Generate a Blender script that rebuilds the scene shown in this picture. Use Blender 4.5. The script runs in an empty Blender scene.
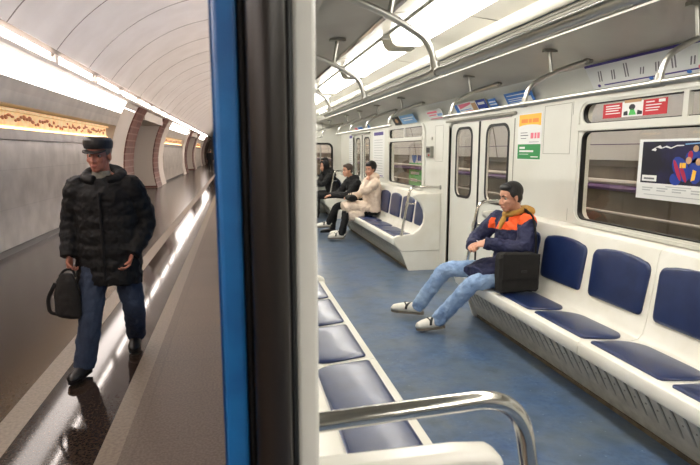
import bpy, bmesh, math, random
from mathutils import Vector as V, Matrix
random.seed(7)
sc = bpy.context.scene
COL = sc.collection
PI = math.pi
# ------------------------------------------------------------------ materials
def lin(c):
    return tuple(((x/255)/12.92 if x/255 <= .04045 else ((x/255+.055)/1.055)**2.4) for x in c) + (1,)
M = {}
def mat(name, col, rough=.5, metal=0, col2=None, nscale=8, nfac=(.35,.65), bump=0, bscale=60, spec=.5, coat=0, emit=None, estr=0, detail=6, stretch=None, sheen=0):
    m = bpy.data.materials.new(name); m.use_nodes = True
    nt = m.node_tree; b = nt.nodes['Principled BSDF']
    b.inputs['Base Color'].default_value = lin(col)
    b.inputs['Roughness'].default_value = rough
    b.inputs['Metallic'].default_value = metal
    b.inputs['Specular IOR Level'].default_value = spec
    b.inputs['Coat Weight'].default_value = coat
    b.inputs['Coat Roughness'].default_value = .12
    if sheen: b.inputs['Sheen Weight'].default_value = sheen
    tc = nt.nodes.new('ShaderNodeTexCoord')
    src = tc.outputs['Object']
    if stretch:
        mp = nt.nodes.new('ShaderNodeMapping'); mp.inputs['Scale'].default_value = stretch
        nt.links.new(src, mp.inputs['Vector']); src = mp.outputs['Vector']
    if col2:
        n = nt.nodes.new('ShaderNodeTexNoise'); n.inputs['Scale'].default_value = nscale; n.inputs['Detail'].default_value = detail
        nt.links.new(src, n.inputs['Vector'])
        r = nt.nodes.new('ShaderNodeValToRGB')
        r.color_ramp.elements[0].position = nfac[0]; r.color_ramp.elements[1].position = nfac[1]
        r.color_ramp.elements[0].color = lin(col); r.color_ramp.elements[1].color = lin(col2)
        nt.links.new(n.outputs['Fac'], r.inputs['Fac']); nt.links.new(r.outputs['Color'], b.inputs['Base Color'])
    if bump:
        n2 = nt.nodes.new('ShaderNodeTexNoise'); n2.inputs['Scale'].default_value = bscale; n2.inputs['Detail'].default_value = 4
        nt.links.new(src, n2.inputs['Vector'])
        bp = nt.nodes.new('ShaderNodeBump'); bp.inputs['Strength'].default_value = bump; bp.inputs['Distance'].default_value = .01
        nt.links.new(n2.outputs['Fac'], bp.inputs['Height']); nt.links.new(bp.outputs['Normal'], b.inputs['Normal'])
    if emit:
        b.inputs['Emission Color'].default_value = lin(emit); b.inputs['Emission Strength'].default_value = estr
    M[name] = m
    return m
mat('panel_white', (225,224,216), .32, col2=(218,216,206), nscale=1.5)
mat('shell_white', (232,230,222), .28, col2=(222,218,206), nscale=3)
mat('seam_grey', (150,147,136), .6)
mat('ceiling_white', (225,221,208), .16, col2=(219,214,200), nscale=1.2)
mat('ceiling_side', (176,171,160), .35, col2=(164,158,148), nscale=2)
mat('slat_grey', (150,148,138), .35, metal=.4)
mat('moulding', (225,220,206), .2)
mat('vinyl', (32,48,90), .33, col2=(24,38,78), nscale=9, bump=.12, bscale=180, coat=.15)
mat('chrome', (205,203,198), .14, metal=1)
mat('aluminium', (188,186,180), .3, metal=1, bump=.05, bscale=40)
mat('steel_panel', (200,195,182), .42, metal=.1, col2=(176,170,157), nscale=14, bump=.1)
mat('rubber', (16,15,14), .55)
mat('dark_edge', (40,33,29), .34, metal=.2, col2=(26,22,20), nscale=3, stretch=(8,8,.4))
mat('blue_paint', (24,104,166), .4, col2=(15,80,138), nscale=9, bump=.2, bscale=20)
mat('skirting', (112,98,78), .6, col2=(80,70,56), nscale=12)
mat('paper', (232,232,230), .45)
mat('ink_grey', (120,120,124), .6)
mat('ink_light', (186,186,188), .6)
mat('purple', (66,48,130), .5)
mat('violet', (118,92,160), .5)
mat('yellow', (247,190,62), .5)
mat('orange_ink', (238,140,50), .5)
mat('green', (40,138,72), .5)
mat('bright_green', (80,190,90), .5)
mat('pale_green', (150,196,110), .5)
mat('red', (196,38,50), .5)
mat('pink', (232,120,140), .5)
mat('ad_blue', (62,120,200), .5)
mat('light_blue', (130,175,220), .5)
mat('deep_blue', (28,58,150), .5)
mat('night', (14,14,34), .4, col2=(34,30,84), nscale=5, nfac=(.45,.75))
mat('tan', (190,150,110), .6)
mat('kit_red', (168,30,70), .6)
mat('sign_black', (40,40,44), .5)
# people
mat('skin', (204,154,128), .5, col2=(192,138,112), nscale=12, bump=.05)
mat('skin_red', (176,118,96), .5, col2=(162,100,80), nscale=12)
mat('lips', (168,98,86), .5)
mat('eye_white', (170,160,152), .25)
mat('iris', (45,34,28), .2)
mat('hair_black', (20,17,16), .5, bump=.6, bscale=90)
mat('hair_grey', (120,108,98), .6, bump=.6, bscale=90)
mat('hair_brown', (66,52,42), .6, bump=.6, bscale=90)
mat('black_nylon', (11,10,11), .66, col2=(17,16,17), nscale=10, spec=.3, bump=.3, bscale=30)
mat('black_wool', (18,18,20), .85, col2=(26,26,28), nscale=20, bump=.2, bscale=60)
mat('black_bag', (17,15,13), .85, col2=(25,22,20), nscale=20, bump=.3, bscale=120)
mat('leather', (40,38,38), .4, col2=(34,31,30), nscale=8)
mat('scarf', (112,108,98), .9, bump=.5, bscale=80)
mat('jeans_dark', (52,64,86), .85, col2=(40,51,72), nscale=9, bump=.4, bscale=120)
mat('jeans_light', (122,150,192), .85, col2=(160,184,214), nscale=6, bump=.3, bscale=120)
mat('navy_cloth', (26,30,62), .75, col2=(36,40,76), nscale=8, bump=.3, bscale=50)
mat('orange_cloth', (242,92,34), .7, bump=.2, bscale=50)
mat('olive_cloth', (176,134,62), .85, bump=.3, bscale=60)
mat('cream_coat', (226,208,190), .8, col2=(214,194,176), nscale=8, bump=.3, bscale=40)
mat('shoe_white', (226,222,212), .5)
mat('shoe_black', (22,20,19), .4)
mat('sole', (120,112,100), .7)
mat('glove', (206,204,204), .8)
# platform
mat('gold_lit', (244,206,140), .45, metal=.1, col2=(250,226,180), nscale=7, nfac=(.4,.6), emit=(255,205,130), estr=.25)  # emission puts the light of hidden lamps into the gilt
mat('marble_grey', (212,206,196), .3, col2=(186,180,170), nscale=2.5)
mat('marble_dark', (206,199,188), .4, col2=(190,183,173), nscale=3)
mat('ornament', (200,130,80), .5)
mat('marble_band', (142,134,127), .35, col2=(124,116,110), nscale=3)
mat('plaster', (214,206,196), .6)
mat('plaster_warm', (224,216,206), .55)
mat('vault', (240,235,230), .55, col2=(232,226,220), nscale=1.5)
mat('groove', (140,130,122), .8)
mat('black_base', (26,23,21), .3)
mat('granite_brown', (76,62,49), .2, spec=.22, col2=(42,34,28), nscale=60, nfac=(.38,.6))
mat('granite_train', (122,107,92), .5, col2=(100,87,74), nscale=70, nfac=(.38,.6))
mat('granite_pale', (140,127,110), .45, col2=(120,107,91), nscale=50)
mat('granite_polished', (62,50,42), .07, col2=(42,34,29), nscale=60, nfac=(.38,.6), bump=.012, bscale=7, spec=.22)
mat('tunnel', (124,112,99), .75, col2=(100,89,78), nscale=3)
mat('track_bed', (40,36,33), .9, col2=(28,25,23), nscale=10)
mat('cable_white', (196,188,180), .5)
mat('cable_violet', (96,66,112), .5)
def emis(name, col, s):
    m = bpy.data.materials.new(name); m.use_nodes = True; nt = m.node_tree
    for n in list(nt.nodes): nt.nodes.remove(n)
    e = nt.nodes.new('ShaderNodeEmission'); e.inputs[0].default_value = lin(col); e.inputs[1].default_value = s
    o = nt.nodes.new('ShaderNodeOutputMaterial'); nt.links.new(e.outputs[0], o.inputs[0]); M[name] = m
emis('lamp_train', (255,250,240), 18.5)
emis('wall_glow_hall_lamp', (255,242,234), 7)  # glow of the lamplit wall band under the cornice; hall lights share it
emis('lamp_box', (255,242,234), 38)
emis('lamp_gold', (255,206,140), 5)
def glass(name, tint, rough=.02):
    m = bpy.data.materials.new(name); m.use_nodes = True; nt = m.node_tree
    for n in list(nt.nodes): nt.nodes.remove(n)
    t = nt.nodes.new('ShaderNodeBsdfTransparent'); t.inputs[0].default_value = lin(tint)
    g = nt.nodes.new('ShaderNodeBsdfGlossy'); g.inputs['Roughness'].default_value = rough
    f = nt.nodes.new('ShaderNodeFresnel'); f.inputs[0].default_value = 1.5
    x = nt.nodes.new('ShaderNodeMixShader'); o = nt.nodes.new('ShaderNodeOutputMaterial')
    ge = nt.nodes.new('ShaderNodeNewGeometry'); iv = nt.nodes.new('ShaderNodeMath'); iv.operation = 'SUBTRACT'; iv.inputs[0].default_value = 1; mu = nt.nodes.new('ShaderNodeMath'); mu.operation = 'MULTIPLY'
    nt.links.new(ge.outputs['Backfacing'], iv.inputs[1]); nt.links.new(iv.outputs[0], mu.inputs[0]); nt.links.new(f.outputs[0], mu.inputs[1])
    nt.links.new(mu.outputs[0], x.inputs[0]); nt.links.new(t.outputs[0], x.inputs[1]); nt.links.new(g.outputs[0], x.inputs[2]); nt.links.new(x.outputs[0], o.inputs[0])
    M[name] = m
glass('glass', (238,238,232))
def brick_mat():
    m = mat('red_marble', (98,58,50), .35)
    nt = m.node_tree; b = nt.nodes['Principled BSDF']
    tc = nt.nodes.new('ShaderNodeTexCoord'); sp = nt.nodes.new('ShaderNodeSeparateXYZ'); cb = nt.nodes.new('ShaderNodeCombineXYZ')
    nt.links.new(tc.outputs['Object'], sp.inputs[0]); nt.links.new(sp.outputs['Y'], cb.inputs['X']); nt.links.new(sp.outputs['Z'], cb.inputs['Y'])
    br = nt.nodes.new('ShaderNodeTexBrick'); nt.links.new(cb.outputs[0], br.inputs['Vector'])
    br.inputs['Color1'].default_value = lin((92,50,46)); br.inputs['Color2'].default_value = lin((124,78,68)); br.inputs['Mortar'].default_value = lin((150,124,110))
    br.inputs['Scale'].default_value = 1.0; br.inputs['Brick Width'].default_value = .9; br.inputs['Row Height'].default_value = .22; br.inputs['Mortar Size'].default_value = .022
    nt.links.new(br.outputs['Color'], b.inputs['Base Color'])
brick_mat()
def tiled(name, base, w, h, mortar, axis='YZ'):
    m = M[base].copy(); m.name = name; nt = m.node_tree; b = nt.nodes['Principled BSDF']
    link = b.inputs['Base Color'].links[0].from_socket
    tc = nt.nodes.new('ShaderNodeTexCoord'); sp = nt.nodes.new('ShaderNodeSeparateXYZ'); cb = nt.nodes.new('ShaderNodeCombineXYZ')
    nt.links.new(tc.outputs['Object'], sp.inputs[0]); nt.links.new(sp.outputs[axis[0]], cb.inputs['X']); nt.links.new(sp.outputs[axis[1]], cb.inputs['Y'])
    br = nt.nodes.new('ShaderNodeTexBrick'); nt.links.new(cb.outputs[0], br.inputs['Vector']); br.offset = 0
    br.inputs['Color1'].default_value = (1,1,1,1); br.inputs['Color2'].default_value = (.9,.9,.9,1); br.inputs['Mortar'].default_value = (mortar,)*3+(1,)
    br.inputs['Scale'].default_value = 1; br.inputs['Brick Width'].default_value = w; br.inputs['Row Height'].default_value = h; br.inputs['Mortar Size'].default_value = .006
    mx = nt.nodes.new('ShaderNodeMix'); mx.data_type = 'RGBA'; mx.blend_type = 'MULTIPLY'; mx.inputs[0].default_value = 1
    nt.links.new(link, mx.inputs[6]); nt.links.new(br.outputs['Color'], mx.inputs[7]); nt.links.new(mx.outputs[2], b.inputs['Base Color'])
    M[name] = m
tiled('marble_slabs', 'marble_grey', 1.1, .62, .78)
tiled('granite_slabs', 'granite_brown', .6, .6, .7, 'XY')
tiled('granite_train_slabs', 'granite_train', .6, .6, .82, 'XY')
def floor_mat():
    m = mat('lino_blue', (62,98,146), .36, bump=.08, bscale=35, coat=.12)
    nt = m.node_tree; b = nt.nodes['Principled BSDF']
    tc = nt.nodes.new('ShaderNodeTexCoord')
    def noise(s, d=6, st=None):
        n = nt.nodes.new('ShaderNodeTexNoise'); n.inputs['Scale'].default_value = s; n.inputs['Detail'].default_value = d; n.inputs['Roughness'].default_value = .65
        nt.links.new(tc.outputs['Object'], n.inputs['Vector']); return n
    def ramp(n, a, b_, ca, cb_):
        r = nt.nodes.new('ShaderNodeValToRGB'); e = r.color_ramp.elements
        e[0].position = a; e[1].position = b_; e[0].color = ca; e[1].color = cb_
        nt.links.new(n.outputs['Fac'], r.inputs['Fac']); return r
    def mix(f, a, c):
        x = nt.nodes.new('ShaderNodeMix'); x.data_type = 'RGBA'
        if isinstance(f, float): x.inputs[0].default_value = f
        else: nt.links.new(f, x.inputs[0])
        nt.links.new(a, x.inputs[6])
        if isinstance(c, tuple): x.inputs[7].default_value = c
        else: nt.links.new(c, x.inputs[7])
        return x.outputs[2]
    base = ramp(noise(22), .3, .7, lin((42,70,112)), lin((84,112,148))).outputs[0]
    dirt = ramp(noise(2.2, 8), .36, .66, (0,0,0,1), (.95,.95,.95,1)).outputs[0]
    c = mix(dirt, base, lin((98,108,116)))
    wear = ramp(noise(5.5, 9), .5, .74, (0,0,0,1), (.8,.8,.8,1)).outputs[0]
    c = mix(wear, c, lin((46,60,74)))
    sp = nt.nodes.new('ShaderNodeTexVoronoi'); sp.inputs['Scale'].default_value = 17; nt.links.new(tc.outputs['Object'], sp.inputs['Vector'])
    r2 = nt.nodes.new('ShaderNodeValToRGB'); r2.color_ramp.elements[0].position = .04; r2.color_ramp.elements[1].position = .09
    r2.color_ramp.elements[0].color = (.7,.7,.7,1); r2.color_ramp.elements[1].color = (0,0,0,1); nt.links.new(sp.outputs['Distance'], r2.inputs['Fac'])
    c = mix(r2.outputs[0], c, lin((150,164,176)))
    nt.links.new(c, b.inputs['Base Color'])
floor_mat()
# ------------------------------------------------------------------ mesh helpers
class MB:
    def __init__(s): s.v = []; s.f = []
    def add(s, vs, fs):
        o = len(s.v); s.v += [tuple(p) for p in vs]; s.f += [tuple(i+o for i in f) for f in fs]
    def box(s, x0, x1, y0, y1, z0, z1):
        vs = [(x,y,z) for x in (x0,x1) for y in (y0,y1) for z in (z0,z1)]
        s.add(vs, [(0,1,3,2),(4,6,7,5),(0,4,5,1),(2,3,7,6),(0,2,6,4),(1,5,7,3)]); return s
    def loft(s, pts, radii, side=None, n=16, cap=True):
        """closed tube; radii: r or (a,b), a along side axis"""
        pts = [V(p) for p in pts]; rings = []
        if isinstance(radii, tuple): radii = [radii]*len(pts)
        for i, p in enumerate(pts):
            t = (pts[min(i+1,len(pts)-1)] - pts[max(i-1,0)]).normalized()
            r = radii[i] if isinstance(radii, (list,tuple)) else radii
            a, b = r if isinstance(r, (list,tuple)) else (r, r)
            sd = V(side) if side is not None else (prev if i else (V((0,0,1)) if abs(t.z) < .9 else V((1,0,0))).cross(t))
            sd = (sd - t*sd.dot(t)).normalized(); prev = sd
            up = t.cross(sd)
            rings.append([p + sd*a*math.cos(2*PI*k/n) + up*b*math.sin(2*PI*k/n) for k in range(n)])
        vs = [q for r in rings for q in r]; fs = []
        for i in range(len(pts)-1):
            for k in range(n):
                fs.append((i*n+k, i*n+(k+1)%n, (i+1)*n+(k+1)%n, (i+1)*n+k))
        if cap: fs.append(tuple(reversed(range(n)))); fs.append(tuple((len(pts)-1)*n+k for k in range(n)))
        s.add(vs, fs); return s
    def ell(s, c, r, ax=None, n=16, m=10):
        ax = ax or (V((1,0,0)), V((0,1,0)), V((0,0,1))); c = V(c); r = r if isinstance(r, (list,tuple)) else (r,r,r)
        vs = []; fs = []
        for i in range(1, m):
            ph = PI*i/m
            for k in range(n):
                th = 2*PI*k/n
                vs.append(c + ax[0]*r[0]*math.sin(ph)*math.cos(th) + ax[1]*r[1]*math.sin(ph)*math.sin(th) + ax[2]*r[2]*math.cos(ph))
        vs += [c + ax[2]*r[2], c - ax[2]*r[2]]; T = len(vs)-2
        for i in range(m-2):
            for k in range(n): fs.append((i*n+k, (i+1)*n+k, (i+1)*n+(k+1)%n, i*n+(k+1)%n))
        for k in range(n): fs.append((T, k, (k+1)%n)); fs.append((T+1, (m-2)*n+(k+1)%n, (m-2)*n+k))
        s.add(vs, fs); return s
    def prism(s, poly, o, a, b, d):
        """polygon (in axes a,b from o) extruded by vector d"""
        o, a, b, d = V(o), V(a), V(b), V(d); n = len(poly)
        if a.cross(b).dot(d) < 0: poly = list(reversed(poly))
        lo = [o + a*p[0] + b*p[1] for p in poly]
        s.add(lo + [q + d for q in lo], [tuple(reversed(range(n))), tuple(range(n, 2*n))] + [(k, (k+1)%n, n+(k+1)%n, n+k) for k in range(n)]); return s
    def pad(s, outline, o, a, b, nrm, t, e=.02, dome=.004):
        o, a, b, nrm = V(o), V(a).normalized(), V(b).normalized(), V(nrm).normalized()
        if a.cross(b).dot(nrm) < 0: outline = list(reversed(outline))
        cx = sum(p[0] for p in outline)/len(outline); cy = sum(p[1] for p in outline)/len(outline); n = len(outline)
        hx = max(abs(p[0]-cx) for p in outline); hy = max(abs(p[1]-cy) for p in outline)
        lev = [(0,0),(0,.45*t),(e*.25,.8*t),(e,t),(e*2.5,t+dome*.5),(min(hx,hy)*.6,t+dome)]
        vs = []; fs = []
        for off, h in lev:
            for p in outline:
                x = cx + (p[0]-cx)*(1-off/hx); y = cy + (p[1]-cy)*(1-off/hy)
                vs.append(o + a*x + b*y + nrm*h)
        for i in range(len(lev)-1):
            for k in range(n): fs.append((i*n+k, i*n+(k+1)%n, (i+1)*n+(k+1)%n, (i+1)*n+k))
        fs.append(tuple((len(lev)-1)*n+k for k in range(n))); fs.append(tuple(reversed(range(n))))
        s.add(vs, fs); return s
    def merge(s, o): s.add(o.v, o.f); return s
    def build(s, name, material, parent=None, smooth=False, bevel=0, origin=None, auto=True):
        me = bpy.data.meshes.new(name)
        off = world(parent) if parent is not None else V((0,0,0))
        if origin is not None: off = off + V(origin)
        me.from_pydata([(p[0]-off.x, p[1]-off.y, p[2]-off.z) for p in s.v], [], s.f)
        me.validate()
        o = bpy.data.objects.new(name, me); COL.objects.link(o)
        me.materials.append(M[material])
        if parent is not None: o.parent = parent
        if origin is not None: o.location = V(origin)
        if smooth:
            for p in me.polygons: p.use_smooth = True
            if auto: me.set_sharp_from_angle(angle=math.radians(40))
        if bevel:
            bv = o.modifiers.new('b', 'BEVEL'); bv.width = bevel; bv.segments = 2; bv.limit_method = 'ANGLE'; bv.harden_normals = False
        return o
def world(o):
    p = V((0,0,0))
    while o is not None: p = p + o.location; o = o.parent
    return p
def rr(x0, y0, x1, y1, r, n=6):
    r = min(r, (x1-x0)/2*.99, (y1-y0)/2*.99); P = []
    for cx, cy, a0 in ((x1-r,y1-r,0),(x0+r,y1-r,90),(x0+r,y0+r,180),(x1-r,y0+r,270)):
        for k in range(n+1):
            a = math.radians(a0 + 90*k/n); P.append((cx+r*math.cos(a), cy+r*math.sin(a)))
    return P
def fillet(pts, r, n=8):
    pts = [V(p) for p in pts]; out = [pts[0]]
    for i in range(1, len(pts)-1):
        p = pts[i]; a = (pts[i-1]-p); b = (pts[i+1]-p); d = min(r, a.length*.49, b.length*.49)
        A = p + a.normalized()*d; B = p + b.normalized()*d
        for k in range(n+1):
            t = k/n; out.append(A*(1-t)**2 + p*2*t*(1-t) + B*t*t)
    out.append(pts[-1]); return out
def plate(name, outer, holes, o, a, b, depth, material, parent=None, smooth=False):
    """flat plate with holes through; from plane o,a,b extruded by depth along a x b"""
    cu = bpy.data.curves.new('tmp', 'CURVE'); cu.dimensions = '2D'; cu.fill_mode = 'BOTH'; cu.extrude = abs(depth)/2
    for pl in [outer] + holes:
        sp = cu.splines.new('POLY'); sp.points.add(len(pl)-1)
        for i, p in enumerate(pl): sp.points[i].co = (p[0], p[1], 0, 1)
        sp.use_cyclic_u = True
    co = bpy.data.objects.new('tmp', cu); COL.objects.link(co)
    dg = bpy.context.evaluated_depsgraph_get(); me = bpy.data.meshes.new_from_object(co.evaluated_get(dg))
    bpy.data.objects.remove(co); bpy.data.curves.remove(cu)
    a, b, o = V(a), V(b), V(o); n = a.cross(b)
    off = world(parent) if parent is not None else V((0,0,0))
    for v in me.vertices: v.co = o + a*v.co.x + b*v.co.y + n*(v.co.z + depth/2) - off
    me.name = name; me.materials.clear(); me.materials.append(M[material])
    ob = bpy.data.objects.new(name, me); COL.objects.link(ob)
    if parent is not None: ob.parent = parent
    return ob
def thing(name, label, cat, loc=(0,0,0), group=None):
    o = bpy.data.objects.new(name, None); COL.objects.link(o); o.location = loc; o.empty_display_size = .1
    o['label'] = label; o['category'] = cat
    if group: o['group'] = group
    return o
def tag(o, label, cat, group=None, kind=None):
    o['label'] = label; o['category'] = cat
    if group: o['group'] = group
    if kind: o['kind'] = kind
    return o
def struct(o): o['kind'] = 'structure'; return o
def copy_tree(o, parent=None):
    c = o.copy(); COL.objects.link(c)
    if parent is not None: c.parent = parent
    for ch in list(o.children): copy_tree(ch, c)
    return c
YZ = ((0,1,0),(0,0,1))
# ================================================================== THE CAR
XL, XR, CXX = .11, 2.75, 1.43        # inner wall faces, centre line
Y0, Y1 = -5.0, 13.95                 # car ends
DOORS = [(-.85,.8),(4.95,6.62),(10.84,12.45)]
WINS = [(1.82,3.88),(7.6,9.4)]
WZ = (1.08, 1.80, 1.862, 2.03)
struct(MB().box(XL-.03, XR+.1, Y0, Y1, -.06, 0).build('floor', 'lino_blue'))
def body_wall(name, x, depth, material, doors, wins, z1=2.06, z0=0):
    outer = [(Y0,z0)]
    for a, b in doors: outer += [(a,z0)] + [(a,1.94),(a+.06,2.0),(b-.06,2.0),(b,1.94)] + [(b,z0)]
    outer += [(Y1,z0),(Y1,z1),(Y0,z1)]
    holes = [rr(a, WZ[0], b, WZ[3], .1) for a, b in wins]
    return struct(plate(name, outer, holes, (x,0,0), *YZ, depth, material))
body_wall('wall_right', XR, .09, 'panel_white', DOORS, WINS+[(-3.8,-2.0)])
body_wall('wall_left', XL-.03, .03, 'panel_white', DOORS[:1]+DOORS[1:], WINS)
body_wall('wall_left_outside', -.03, .035, 'blue_paint', DOORS, WINS, z1=2.3, z0=-.12)
# cove panels above both walls
def cove(name, s):
    X = lambda x: x if s > 0 else 2*CXX - x
    prof = [(XR,2.06),(2.745,2.10),(2.72,2.16),(2.68,2.22),(2.62,2.285)]
    mb = MB()
    poly = prof + [(2.62+.05,2.33),(2.84,2.2),(2.84,2.06)]
    mb.prism([(X(p[0]),p[1]) for p in poly], (0,Y0,0), (1,0,0), (0,0,1), (0,Y1-Y0,0))
    return struct(mb.build(name, 'panel_white', smooth=True))
cove('trim_1', 1); cove('trim_2', -1)
# ceiling of the car
def strip(profile, name, material, y0=Y0, y1=Y1, th=.02):
    mb = MB(); n = len(profile)
    top = [(p[0], p[1]+th) for p in reversed(profile)]
    mb.prism(profile + top, (0,y0,0), (1,0,0), (0,0,1), (0,y1-y0,0))
    return struct(mb.build(name, material, smooth=True))
strip([(.95,2.575),(1.2,2.6),(1.66,2.6),(1.91,2.575)], 'ceiling', 'ceiling_white', th=.03)
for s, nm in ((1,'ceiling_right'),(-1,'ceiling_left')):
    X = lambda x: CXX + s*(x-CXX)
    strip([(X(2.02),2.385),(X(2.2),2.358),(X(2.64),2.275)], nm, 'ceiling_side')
    mb = MB()                                             # rounded moulding
    poly = [(X(1.89),2.60)] + [(X(1.925+.045*math.sin(a)), 2.545-.05*math.cos(a)+.0) for a in [math.radians(q) for q in (-60,-40,-20,0,20,40,60,80,100)]] + [(X(1.985),2.6)]
    mb.prism(poly, (0,Y0,0), (1,0,0), (0,0,1), (0,Y1-Y0,0))
    struct(mb.build('trim_3' if s > 0 else 'trim_4', 'moulding', smooth=True))
    poly = [(X(1.955),2.5)]
    k = 5
    for i in range(k):
        x = 1.955+.055*i/k; z = 2.495-.105*i/k
        poly += [(X(x),z),(X(x+.004),z-.012),(X(x+.016),z-.012)]
    poly += [(X(2.005),2.382),(X(2.03),2.38),(X(2.03),2.52)]
    mb = MB(); mb.prism(poly, (0,Y0,0), (1,0,0), (0,0,1), (0,Y1-Y0,0))
    struct(mb.build('trim_5' if s > 0 else 'trim_6', 'slat_grey'))
for s, nm in ((1,'trim_13'),(-1,'trim_14')):
    x = CXX + s*(2.035-CXX)
    struct(MB().box(x-.012, x+.012, Y0, Y1, 2.366, 2.384).build(nm, 'ceiling_side' if s > 0 else 'chrome'))
# seams across the ceiling
mb = MB()
for k in range(10):
    y = -3.9 + 1.9*k
    mb.prism([(.955,2.572),(1.2,2.597),(1.66,2.597),(1.905,2.572),(1.905,2.576),(1.66,2.602),(1.2,2.602),(.955,2.576)], (0,y,0), (1,0,0), (0,0,1), (0,.008,0))
struct(mb.build('trim_7', 'seam_grey'))
# outer roof
mb = MB(); arc = [(CXX+1.46*math.cos(a), 2.15+.75*math.sin(a)) for a in [PI*k/16 for k in range(17)]]
inn = [(CXX+1.42*math.cos(a), 2.17+.69*math.sin(a)) for a in [PI*k/16 for k in range(16,-1,-1)]]
mb.prism(arc+inn, (0,Y0-.02,0), (1,0,0), (0,0,1), (0,Y1-Y0+.1,0)); struct(mb.build('ceiling_roof', 'blue_paint', smooth=True))
# end walls
ew = [(XL-.1,0),(XR+.1,0),(XR+.1,2.3),(1.9,2.72),(.9,2.72),(XL-.1,2.3)]
struct(plate('wall_far', ew, [rr(1.98,1.0,2.5,1.82,.12), rr(.36,1.0,.88,1.82,.12)], (0,Y1+.04,0), (1,0,0), (0,0,1), .04, 'panel_white'))
struct(plate('wall_back', ew, [], (0,Y0,0), (1,0,0), (0,0,1), .04, 'panel_white'))
for i, (a, b) in enumerate(((1.98,2.5),(.36,.88))):
    w = plate('window_%d' % (i+3), rr(a-.03,.97,b+.03,1.85,.14), [rr(a+.02,1.02,b-.02,1.8,.11)], (0,Y1,0), (1,0,0), (0,0,1), .014, 'rubber'); struct(w)
    plate('pane', rr(a-.01,.99,b+.01,1.83,.12), [], (0,Y1+.012,0), (1,0,0), (0,0,1), .006, 'glass', w)
    MB().box(a+.2, a+.23, Y1-.004, Y1+.004, 1.0, 1.82).build('glazing_bar', 'aluminium', w)
# end gangway door
d = plate('door_5', rr(1.05,0.0,1.82,1.95,.06), [rr(1.2,1.05,1.67,1.8,.1)], (0,Y1-.01,0), (1,0,0), (0,0,1), .03, 'panel_white'); struct(d)
plate('pane', rr(1.2,1.05,1.67,1.8,.1), [], (0,Y1-.012,0), (1,0,0), (0,0,1), .006, 'glass', d)
# windows in side walls
wn = [0]
def window(a, b, s):
    wn[0] += 1
    x = XR if s > 0 else XL
    q = lambda d: x - s*d        # d = distance into the car
    n = 'window_%d' % (wn[0] if wn[0] < 3 else wn[0]+2)
    def pl(nm, outer, holes, d0, d1, m, par=None):
        lo, hi = sorted((q(d0), q(d1)))
        return plate(nm, outer, holes, (lo,0,0), *YZ, hi-lo, m, par)
    w = pl(n, rr(a-.1, WZ[0]-.03, b+.1, WZ[3]+.028, .17), [rr(a-.01, WZ[0]-.005, b+.01, WZ[3], .1)], 0, .022, 'panel_white'); struct(w)
    bv = w.modifiers.new('b','BEVEL'); bv.width = .012; bv.segments = 3; bv.limit_method = 'ANGLE'
    pl('window_frame', rr(a-.01, WZ[0]-.008, b+.01, WZ[3]+.0, .1), [rr(a+.02, WZ[0]+.012, b-.02, WZ[1], .07), rr(a+.02, WZ[2], b-.02, WZ[3]-.015, .07)], -.03, .012, 'panel_white', w)
    pl('gasket', rr(a+.012, WZ[0]+.004, b-.012, WZ[1]+.008, .08), [rr(a+.03, WZ[0]+.022, b-.03, WZ[1]-.008, .065)], -.034, .006, 'rubber', w)
    pl('gasket', rr(a+.014, WZ[2]-.006, b-.014, WZ[3]-.01, .075), [rr(a+.026, WZ[2]+.006, b-.026, WZ[3]-.022, .065)], -.034, .004, 'rubber', w)
    pl('transom', rr(a-.03, WZ[1]+.005, b+.03, WZ[2]-.005, .02), [], .0, .034, 'panel_white', w)
    m_ = (a+b)/2
    pl('mullion', rr(m_-.02, WZ[2]-.006, m_+.02, WZ[3]-.012, .005), [], -.02, .016, 'panel_white', w)
    pl('pane', rr(a+.01, WZ[0]+.005, b-.01, WZ[1], .06), [], -.022, -.016, 'glass', w)
    pl('pane', rr(a+.01, WZ[2], b-.01, WZ[3]-.01, .06), [], -.022, -.016, 'glass', w)
    return w
for a, b in WINS: window(a, b, 1)
for a, b in WINS: window(a, b, -1)
# sliding doors
dn = [0]
def side_door(a, b, s, leaves=((0,.5),(.5,1)), shift=0):
    dn[0] += 1
    x = XR+.03 if s > 0 else XL-.04
    root = None
    w = b-a; m_ = (a+b)/2
    for i, (l0, l1) in enumerate(leaves):
        y0 = a + w*l0 + (.006 if l0 > 0 else -.02); y1 = a + w*l1 - (.006 if l1 < 1 else -.02)
        if shift: y0 += shift; y1 += shift
        hole = rr(y0+.2 if l0 else y0+.18, 1.08, y1-.18 if l1 < 1 else y1-.2, 1.92, .11)
        xs = x if s > 0 else x-.03
        nm = 'door_%d' % dn[0] if root is None else 'door_leaf'
        lf = plate(nm, [(y0,.01),(y1,.01),(y1,1.985),(y0,1.985)], [hole], (xs,0,0), *YZ, .03, 'panel_white', root)
        if root is None: root = struct(lf)
        par = lf
        ya, yb = (y0+.2 if l0 else y0+.18), (y1-.18 if l1 < 1 else y1-.2)
        xi = xs-.008 if s > 0 else xs+.03
        plate('gasket', rr(ya-.018,1.062,yb+.018,1.938,.125), [rr(ya+.012,1.092,yb-.012,1.908,.1)], (xi,0,0), *YZ, .008, 'rubber', root)
        plate('pane', rr(ya-.01,1.07,yb+.01,1.93,.115), [], (xs+.012,0,0), *YZ, .006, 'glass', root)
    if not shift:
        lo = x-.012 if s > 0 else x-.03
        MB().box(lo, lo+.045, m_-.016, m_+.016, .01, 1.985).build('rubber_seal', 'rubber', root, bevel=.006)
    return root
for a, b in DOORS[1:]: side_door(a, b, 1)
side_door(*DOORS[0], 1)
for a, b in DOORS[1:]: side_door(a, b, -1)
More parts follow.
